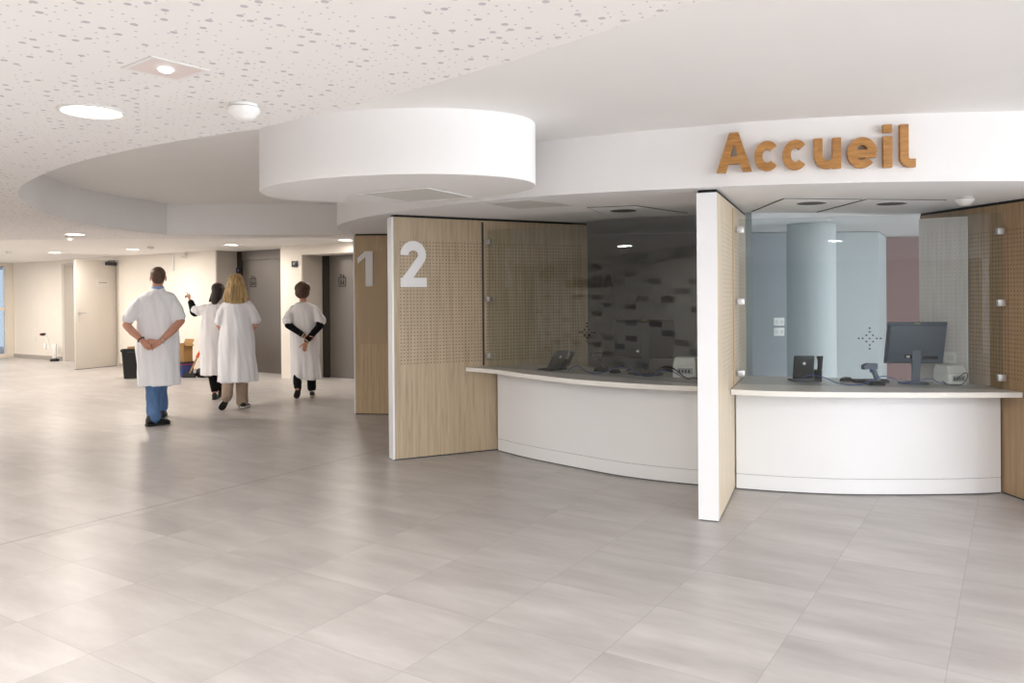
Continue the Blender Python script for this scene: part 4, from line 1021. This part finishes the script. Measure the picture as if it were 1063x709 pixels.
# --- the man in the short sleeved coat, hands clasped behind his back
def man():
    o = thing('person', 'man with cropped hair, short-sleeved white coat and jeans, hands clasped behind back', 'person', (-4.31, 9.50, 0), rad(24), 'people in white coats walking away')
    bm = BM()
    head(bm, (.012, 0, 1.755), rad(4), 1.07)
    chain(bm, [((.006, -.01, 1.70), .058), ((0, -.02, 1.56), .066)])
    chain(bm, [((0, -.02, 1.46), (.15, .09, .08)), ((0, 0, 1.25), (.16, .115, .12)), ((0, 0, .98), (.165, .12, .12))])
    LS, RS = (-.185, -.02, 1.45), (.175, -.02, 1.45)
    LE, RE = (-.335, -.07, 1.185), (.262, -.10, 1.225)
    LW, RW = (-.165, -.235, 1.005), (.030, -.245, .985)
    chain(bm, [(LS, .056), (LE, .046), ((-.27, -.15, 1.11), .046), (LW, .030)])
    chain(bm, [(RS, .056), (RE, .046), ((.17, -.18, 1.12), .047), (RW, .030)])
    hand(bm, LW, (.62, -.05, -.72), (.5, -.3, .7), 28, k=1.05)
    hand(bm, RW, (-.80, -.28, -.42), (-.2, -.3, .9), 34, k=1.05)
    chain(bm, [((-.085, .03, .92), .09), ((-.055, -.02, .50), .062), ((-.045, -.28, .10), .040)])
    chain(bm, [((.085, .02, .92), .09), ((.035, .20, .50), .060), ((.03, .38, .10), .040)])
    mpart('body', remeshed(bm, .0055, 3, 'man_body'), M['skin'], o)
    bm = BM(); ell(bm, (.012, -.018, 1.795), (.087, .104, .091), Matrix.Rotation(rad(4), 4, 'Z')); ell(bm, (.012, -.05, 1.742), (.074, .062, .07))
    me = remeshed(bm, .007, 2, 'man_hair'); mpart('hair', me, M['crop'], o, 'close-cropped brown hair')
    bm = BM()
    coat(bm, [(1.595, 0, -.02, .075, .075, 0), (1.575, 0, -.02, .13, .085, 0), (1.535, 0, -.02, .205, .105, .005), (1.46, 0, -.02, .225, .125, .008), (1.30, .0, -.015, .225, .140, .012), (1.10, .0, -.01, .232, .150, .02), (.90, .0, 0, .240, .165, .03), (.65, .008, -.01, .240, .185, .05), (.452, .015, -.02, .240, .205, .065)], .6)
    chain(bm, [((-.165, -.02, 1.455), .082), ((-.25, -.045, 1.36), .080), ((-.312, -.06, 1.275), .080)])
    chain(bm, [((.16, -.02, 1.455), .082), ((.215, -.05, 1.37), .080), ((.245, -.08, 1.28), .080)])
    chain(bm, [((-.01, -.03, 1.575), .074), ((.02, -.03, 1.585), .072)])
    me = hem_folds(remeshed(bm, .010, 4, 'man_coat'), .019); mpart('coat', me, M['coat'], o, 'white short-sleeved coat')
    bm = BM(); t = bmesh.new()
    loft(bm, [[(.008+.070*math.cos(a), -.018+.072*math.sin(a), z) for a in [2*PI*i/28 for i in range(28)]] for z in (1.60, 1.648)]); part('shirt_collar', bm, plain('pale_blue_shirt', (150, 170, 212), .8), o, True, 60, label='pale blue shirt collar')
    bm = BM(); trousers(bm, ((0, 0, .95), (.15, .11, .09)), [[((-.085, .03, .90), .10), ((-.055, -.02, .52), .084), ((-.048, -.22, .20), .076), ((-.045, -.275, .105), .080)], [((.075, .02, .90), .10), ((.035, .20, .52), .078), ((.03, .33, .20), .070), ((.03, .37, .13), .072)]])
    mpart('jeans', hem_folds(remeshed(bm, .010, 3, 'man_jeans'), .018), M['jeans'], o, 'blue jeans')
    shoe('shoe', o, (-.13, -.33, 0), (.125, -.19, 0), None, M['blackshoe'], M['blackshoe'], .054, .112)
    shoe('shoe', o, (.022, .30, 0), (.062, .57, 0), None, M['blackshoe'], M['blackshoe'], .052, .105)
    bm = BM(); t = bmesh.new()
    for (c, nrm, mt) in (((-.178, -.225, 1.018), Vector((.5, -.3, -.6)), 0), ((.052, -.238, 1.0), Vector((-.75, -.2, -.4)), 1)):
        nrm.normalize(); a = nrm.orthogonal().normalized(); b = nrm.cross(a); c = Vector(c)
        tube(bm, [c+.040*(math.cos(2*PI*i/20)*a+math.sin(2*PI*i/20)*b) for i in range(21)], .007 if mt == 0 else .0045, 6, mi=mt)
    part('bracelet', bm, [M['plastic'], M['alu']], o, True, 60, label='dark watch strap and pale bracelet')
man()

# --- woman with long blond hair
def blond():
    o = thing('person', 'woman with long blond hair in a white coat and beige trousers, one heel lifted', 'person', (-3.74, 10.62, 0), rad(19.4), 'people in white coats walking away')
    bm = BM(); head(bm, (-.01, .0, 1.685), 0, .98)
    chain(bm, [((-.008, -.01, 1.62), .05), ((0, -.02, 1.47), .056)])
    chain(bm, [((0, -.02, 1.40), (.145, .09, .08)), ((0, 0, 1.16), (.135, .10, .1)), ((0, 0, .92), (.16, .12, .1))])
    chain(bm, [((-.15, -.02, 1.36), .045), ((-.225, 0, 1.13), .040), ((-.16, .16, 1.0), .027)])
    chain(bm, [((.15, -.02, 1.36), .045), ((.238, .0, 1.13), .040), ((.19, .18, 1.02), .027)])
    hand(bm, (-.16, .16, 1.0), (.4, .8, .1), (0, .1, 1), 25, k=.93); hand(bm, (.19, .18, 1.02), (-.5, .8, .1), (0, .1, 1), 25, k=.93)
    chain(bm, [((-.09, -.02, .88), .085), ((-.11, .0, .47), .056), ((-.145, -.24, .17), .036)])
    chain(bm, [((.09, .0, .88), .085), ((.06, .02, .47), .056), ((.05, .02, .10), .036)])
    mpart('body', remeshed(bm, .0055, 3, 'blond_body'), M['skin'], o)
    bm = BM(); ell(bm, (-.01, -.012, 1.735), (.104, .108, .098))
    coat(bm, [(1.76, -.01, -.012, .100, .100, .0), (1.68, -.01, -.02, .120, .110, .02), (1.60, -.012, -.03, .142, .110, .03), (1.52, -.012, -.038, .160, .100, .045), (1.45, -.012, -.045, .150, .085, .07), (1.41, -.012, -.055, .09, .06, .08)], 1.9)
    mpart('hair', hem_folds(remeshed(bm, .008, 2, 'blond_hair'), .008), M['blond'], o, 'long straight blond hair')
    bm = BM()
    coat(bm, [(1.49, 0, -.02, .06, .06, 0), (1.46, 0, -.02, .13, .08, 0), (1.41, 0, -.02, .185, .10, .005), (1.30, 0, -.01, .195, .12, .01), (1.1, 0, 0, .205, .135, .02), (.9, 0, 0, .225, .155, .03), (.65, .0, 0, .245, .18, .045), (.362, .005, 0, .262, .20, .06)], 2.2)
    chain(bm, [((-.145, -.02, 1.375), .075), ((-.195, -.01, 1.29), .072), ((-.222, .0, 1.19), .072)])
    chain(bm, [((.15, -.02, 1.375), .075), ((.212, -.01, 1.29), .074), ((.246, .0, 1.205), .074)])
    mpart('coat', hem_folds(remeshed(bm, .010, 4, 'blond_coat'), .019), M['coat'], o, 'white coat')
    bm = BM(); trousers(bm, ((0, 0, .92), (.14, .11, .09)), [[((-.09, -.02, .88), .10), ((-.11, .0, .47), .082), ((-.130, -.17, .235), .072), ((-.142, -.225, .185), .066)], [((.09, .0, .88), .10), ((.065, .02, .47), .085), ((.062, .025, .16), .082), ((.062, .03, .085), .086)]])
    mpart('trousers', hem_folds(remeshed(bm, .010, 3, 'blond_trousers'), .014), M['beige'], o, 'beige trousers')
    # trailing shoe: toe on the floor, sole turned to the viewer
    shoe('shoe', o, (-.105, -.235, .205), (-.215, -.14, .004), (.06, .80, .60), M['blackshoe'], M['whiterubber'], .05, .07)
    shoe('shoe', o, (.055, -.065, 0), (.145, .165, 0), None, M['blackshoe'], M['whiterubber'], .048, .07)
blond()

# --- dark haired woman pointing to the left
def pointing():
    o = thing('person', 'dark-haired woman in a white coat pointing left, half hidden by the blond woman', 'person', (-4.42, 11.62, 0), rad(21), 'people in white coats walking away')
    bm = BM(); head(bm, (.05, .02, 1.60), rad(40), .96)
    chain(bm, [((.04, .0, 1.53), .05), ((0, -.01, 1.40), .055)])
    chain(bm, [((0, -.01, 1.33), (.14, .09, .08)), ((0, 0, 1.1), (.135, .10, .1)), ((0, 0, .9), (.155, .12, .1))])
    LS, LE, LW = (-.145, -.01, 1.32), (-.285, .07, 1.27), (-.335, .15, 1.45)
    chain(bm, [(LS, .05), (LE, .040), (LW, .027)])
    chain(bm, [((.15, -.01, 1.31), .045), ((.21, .02, 1.08), .04), ((.15, .18, .98), .027)])
    hand(bm, LW, (-.35, .2, .9), (.1, -.9, .2), 40, point=True, k=.95); hand(bm, (.15, .18, .98), (-.3, .8, .1), (0, .1, 1), 25, k=.93)
    chain(bm, [((-.08, 0, .86), .085), ((-.05, .02, .46), .055), ((-.01, -.04, .10), .036)])
    chain(bm, [((.08, 0, .86), .085), ((.07, .1, .46), .055), ((.07, .25, .10), .036)])
    mpart('body', remeshed(bm, .0055, 3, 'pointing_body'), M['skin'], o)
    bm = BM(); ell(bm, (.05, -.0, 1.635), (.094, .105, .094)); chain(bm, [((.045, -.03, 1.62), .09), ((.03, -.05, 1.52), .075), ((.0, -.06, 1.44), .045)]); chain(bm, [((-.02, .0, 1.55), .04), ((-.065, -.03, 1.455), .018)])
    mpart('hair', hem_folds(remeshed(bm, .008, 2, 'pointing_hair'), .010), M['darkhair'], o, 'dark hair tied back')
    bm = BM(); tube(bm, [(.02, -.075, 1.72), (.05, -.08, 1.735), (.08, -.075, 1.72)], .010, 8); part('hair_clip', bm, plain('pink_clip', (206, 150, 160), .5), o, True, label='pale pink hair clip')
    bm = BM()
    coat(bm, [(1.42, 0, -.01, .06, .06, 0), (1.39, 0, -.01, .12, .08, 0), (1.345, 0, -.01, .175, .10, .005), (1.25, 0, -.005, .185, .12, .01), (1.05, 0, 0, .195, .135, .02), (.85, 0, 0, .205, .15, .03), (.6, .0, 0, .205, .165, .045), (.36, .01, 0, .20, .17, .06)], 3.4)
    chain(bm, [((-.15, -.01, 1.335), .075), ((-.225, .03, 1.315), .082), ((-.272, .06, 1.325), .070)])
    chain(bm, [((.16, -.01, 1.335), .072), ((.19, .0, 1.24), .074), ((.205, .01, 1.14), .074)])
    mpart('coat', hem_folds(remeshed(bm, .010, 4, 'pointing_coat'), .019), M['coat'], o, 'white coat')
    bm = BM(); chain(bm, [((-.272, .062, 1.285), .060), ((-.288, .075, 1.295), .058), ((-.30, .09, 1.35), .052), ((-.328, .138, 1.435), .046)]); mpart('sleeve', remeshed(bm, .008, 2, 'black_sleeve'), M['blackcloth'], o, 'black jumper sleeve')
    bm = BM(); trousers(bm, ((0, 0, .9), (.13, .10, .09)), [[((-.08, 0, .86), .095), ((-.05, .02, .46), .072), ((-.012, -.03, .14), .055)], [((.08, 0, .86), .095), ((.07, .1, .46), .072), ((.07, .24, .14), .055)]])
    mpart('trousers', hem_folds(remeshed(bm, .010, 3, 'pointing_trousers'), .006), M['blackcloth'], o, 'black trousers')
    shoe('shoe', o, (-.02, -.12, 0), (.01, .12, 0), None, M['blackshoe'], M['blackshoe'], .045, .085)
    shoe('shoe', o, (.065, .17, 0), (.09, .41, 0), None, M['blackshoe'], M['blackshoe'], .045, .085)
pointing()

# --- woman with short brown hair, arms crossed behind
def short_hair():
    o = thing('person', 'woman with short brown hair in a white coat over black sleeves, wrists crossed behind', 'person', (-3.13, 11.72, 0), rad(14.9), 'people in white coats walking away')
    bm = BM(); head(bm, (-.01, .0, 1.605), rad(10), .98)
    chain(bm, [((-.008, -.01, 1.54), .05), ((0, -.015, 1.40), .055)])
    chain(bm, [((0, -.015, 1.33), (.145, .09, .08)), ((0, 0, 1.1), (.135, .10, .1)), ((0, 0, .88), (.155, .12, .1))])
    LS, LE, LW = (-.145, -.02, 1.30), (-.215, -.10, 1.09), (.015, -.215, .925)
    RS, RE, RW = (.155, -.02, 1.30), (.245, -.10, 1.08), (.035, -.245, .84)
    chain(bm, [(LS, .045), (LE, .040), (LW, .026)]); chain(bm, [(RS, .045), (RE, .040), (RW, .026)])
    hand(bm, LW, (.75, .05, -.55), (.2, -.4, .8), 30, k=.90); hand(bm, RW, (-.22, -.08, -.95), (-.8, -.3, 0), 22, k=.90)
    chain(bm, [((-.08, 0, .85), .085), ((-.085, .0, .46), .055), ((-.09, -.22, .17), .036)])
    chain(bm, [((.08, 0, .85), .085), ((.105, .02, .46), .055), ((.115, .03, .10), .036)])
    mpart('body', remeshed(bm, .0055, 3, 'short_body'), M['skin'], o)
    bm = BM(); ell(bm, (-.01, -.012, 1.638), (.117, .120, .102)); ell(bm, (-.012, -.035, 1.565), (.106, .095, .088)); ell(bm, (-.05, -.05, 1.535), (.05, .05, .045))
    mpart('hair', hem_folds(remeshed(bm, .008, 2, 'short_hair'), .008), M['brownhair'], o, 'short brown hair')
    bm = BM()
    coat(bm, [(1.43, 0, -.015, .06, .06, 0), (1.40, 0, -.015, .125, .08, 0), (1.35, .005, -.015, .185, .10, .005), (1.25, .008, -.01, .195, .12, .01), (1.05, .012, 0, .195, .135, .02), (.85, .018, 0, .205, .15, .03), (.55, .025, 0, .212, .165, .045), (.268, .032, 0, .220, .18, .05)], 5.1)
    chain(bm, [((-.145, -.02, 1.31), .075), ((-.192, -.045, 1.23), .079), ((-.224, -.075, 1.16), .083)])
    chain(bm, [((.15, -.02, 1.31), .075), ((.208, -.045, 1.23), .080), ((.248, -.075, 1.155), .084)])
    mpart('coat', hem_folds(remeshed(bm, .010, 4, 'short_coat'), .019), M['coat'], o, 'white coat')
    bm = BM(); chain(bm, [((-.205, -.08, 1.14), .056), (LE, .054), ((-.01, -.205, .945), .040)]); chain(bm, [((.235, -.08, 1.13), .056), (RE, .054), ((.048, -.238, .868), .042)])
    mpart('sleeve', remeshed(bm, .008, 2, 'short_sleeves'), M['blackcloth'], o, 'black jumper sleeves')
    bm = BM()
    for c, nrm in (((.0, -.21, .937), Vector((.8, -.3, -.5))), ((.04, -.242, .853), Vector((-.7, -.4, -.7)))):
        nrm.normalize(); a = nrm.orthogonal().normalized(); b = nrm.cross(a); c = Vector(c)
        tube(bm, [c+.041*(math.cos(2*PI*i/20)*a+math.sin(2*PI*i/20)*b) for i in range(21)], .0075, 6)
    part('wristband', bm, M['cream'], o, True, 60, label='cream wristbands')
    bm = BM(); trousers(bm, ((0, 0, .9), (.13, .10, .09)), [[((-.08, 0, .85), .095), ((-.085, .0, .46), .075), ((-.088, -.15, .24), .062), ((-.089, -.205, .19), .054)], [((.08, 0, .85), .095), ((.105, .02, .46), .075), ((.115, .03, .135), .066)]])
    mpart('trousers', hem_folds(remeshed(bm, .010, 3, 'short_trousers'), .006), M['blackcloth'], o, 'black trousers')
    bm = BM(); lathe(bm, [(.048, 0), (.046, .05)], 16, (.115, .03, .085)); bmesh.ops.translate(bm, vec=(0, 0, 0), verts=bm.verts[:]); part('sock', bm, M['whiterubber'], o, True, label='white sock')
    shoe('shoe', o, (-.06, -.235, .20), (-.115, -.15, .004), (.04, .85, .5), M['blackshoe'], M['plastic2'], .046, .075)
    shoe('shoe', o, (.115, -.05, 0), (.125, .19, 0), None, M['blackshoe'], M['cream'], .045, .075)
short_hair()

# ------------------------------------------------------------------ output transform
S.view_settings.view_transform = 'Standard'; S.view_settings.look = 'None'
S.view_settings.gamma = 1; S.view_settings.use_curve_mapping = False
S.view_settings.exposure = .5
S.cycles.use_denoising = True
S.cycles.max_bounces = 10; S.cycles.diffuse_bounces = 5; S.cycles.transparent_max_bounces = 16
S.cycles.sample_clamp_indirect = 6.
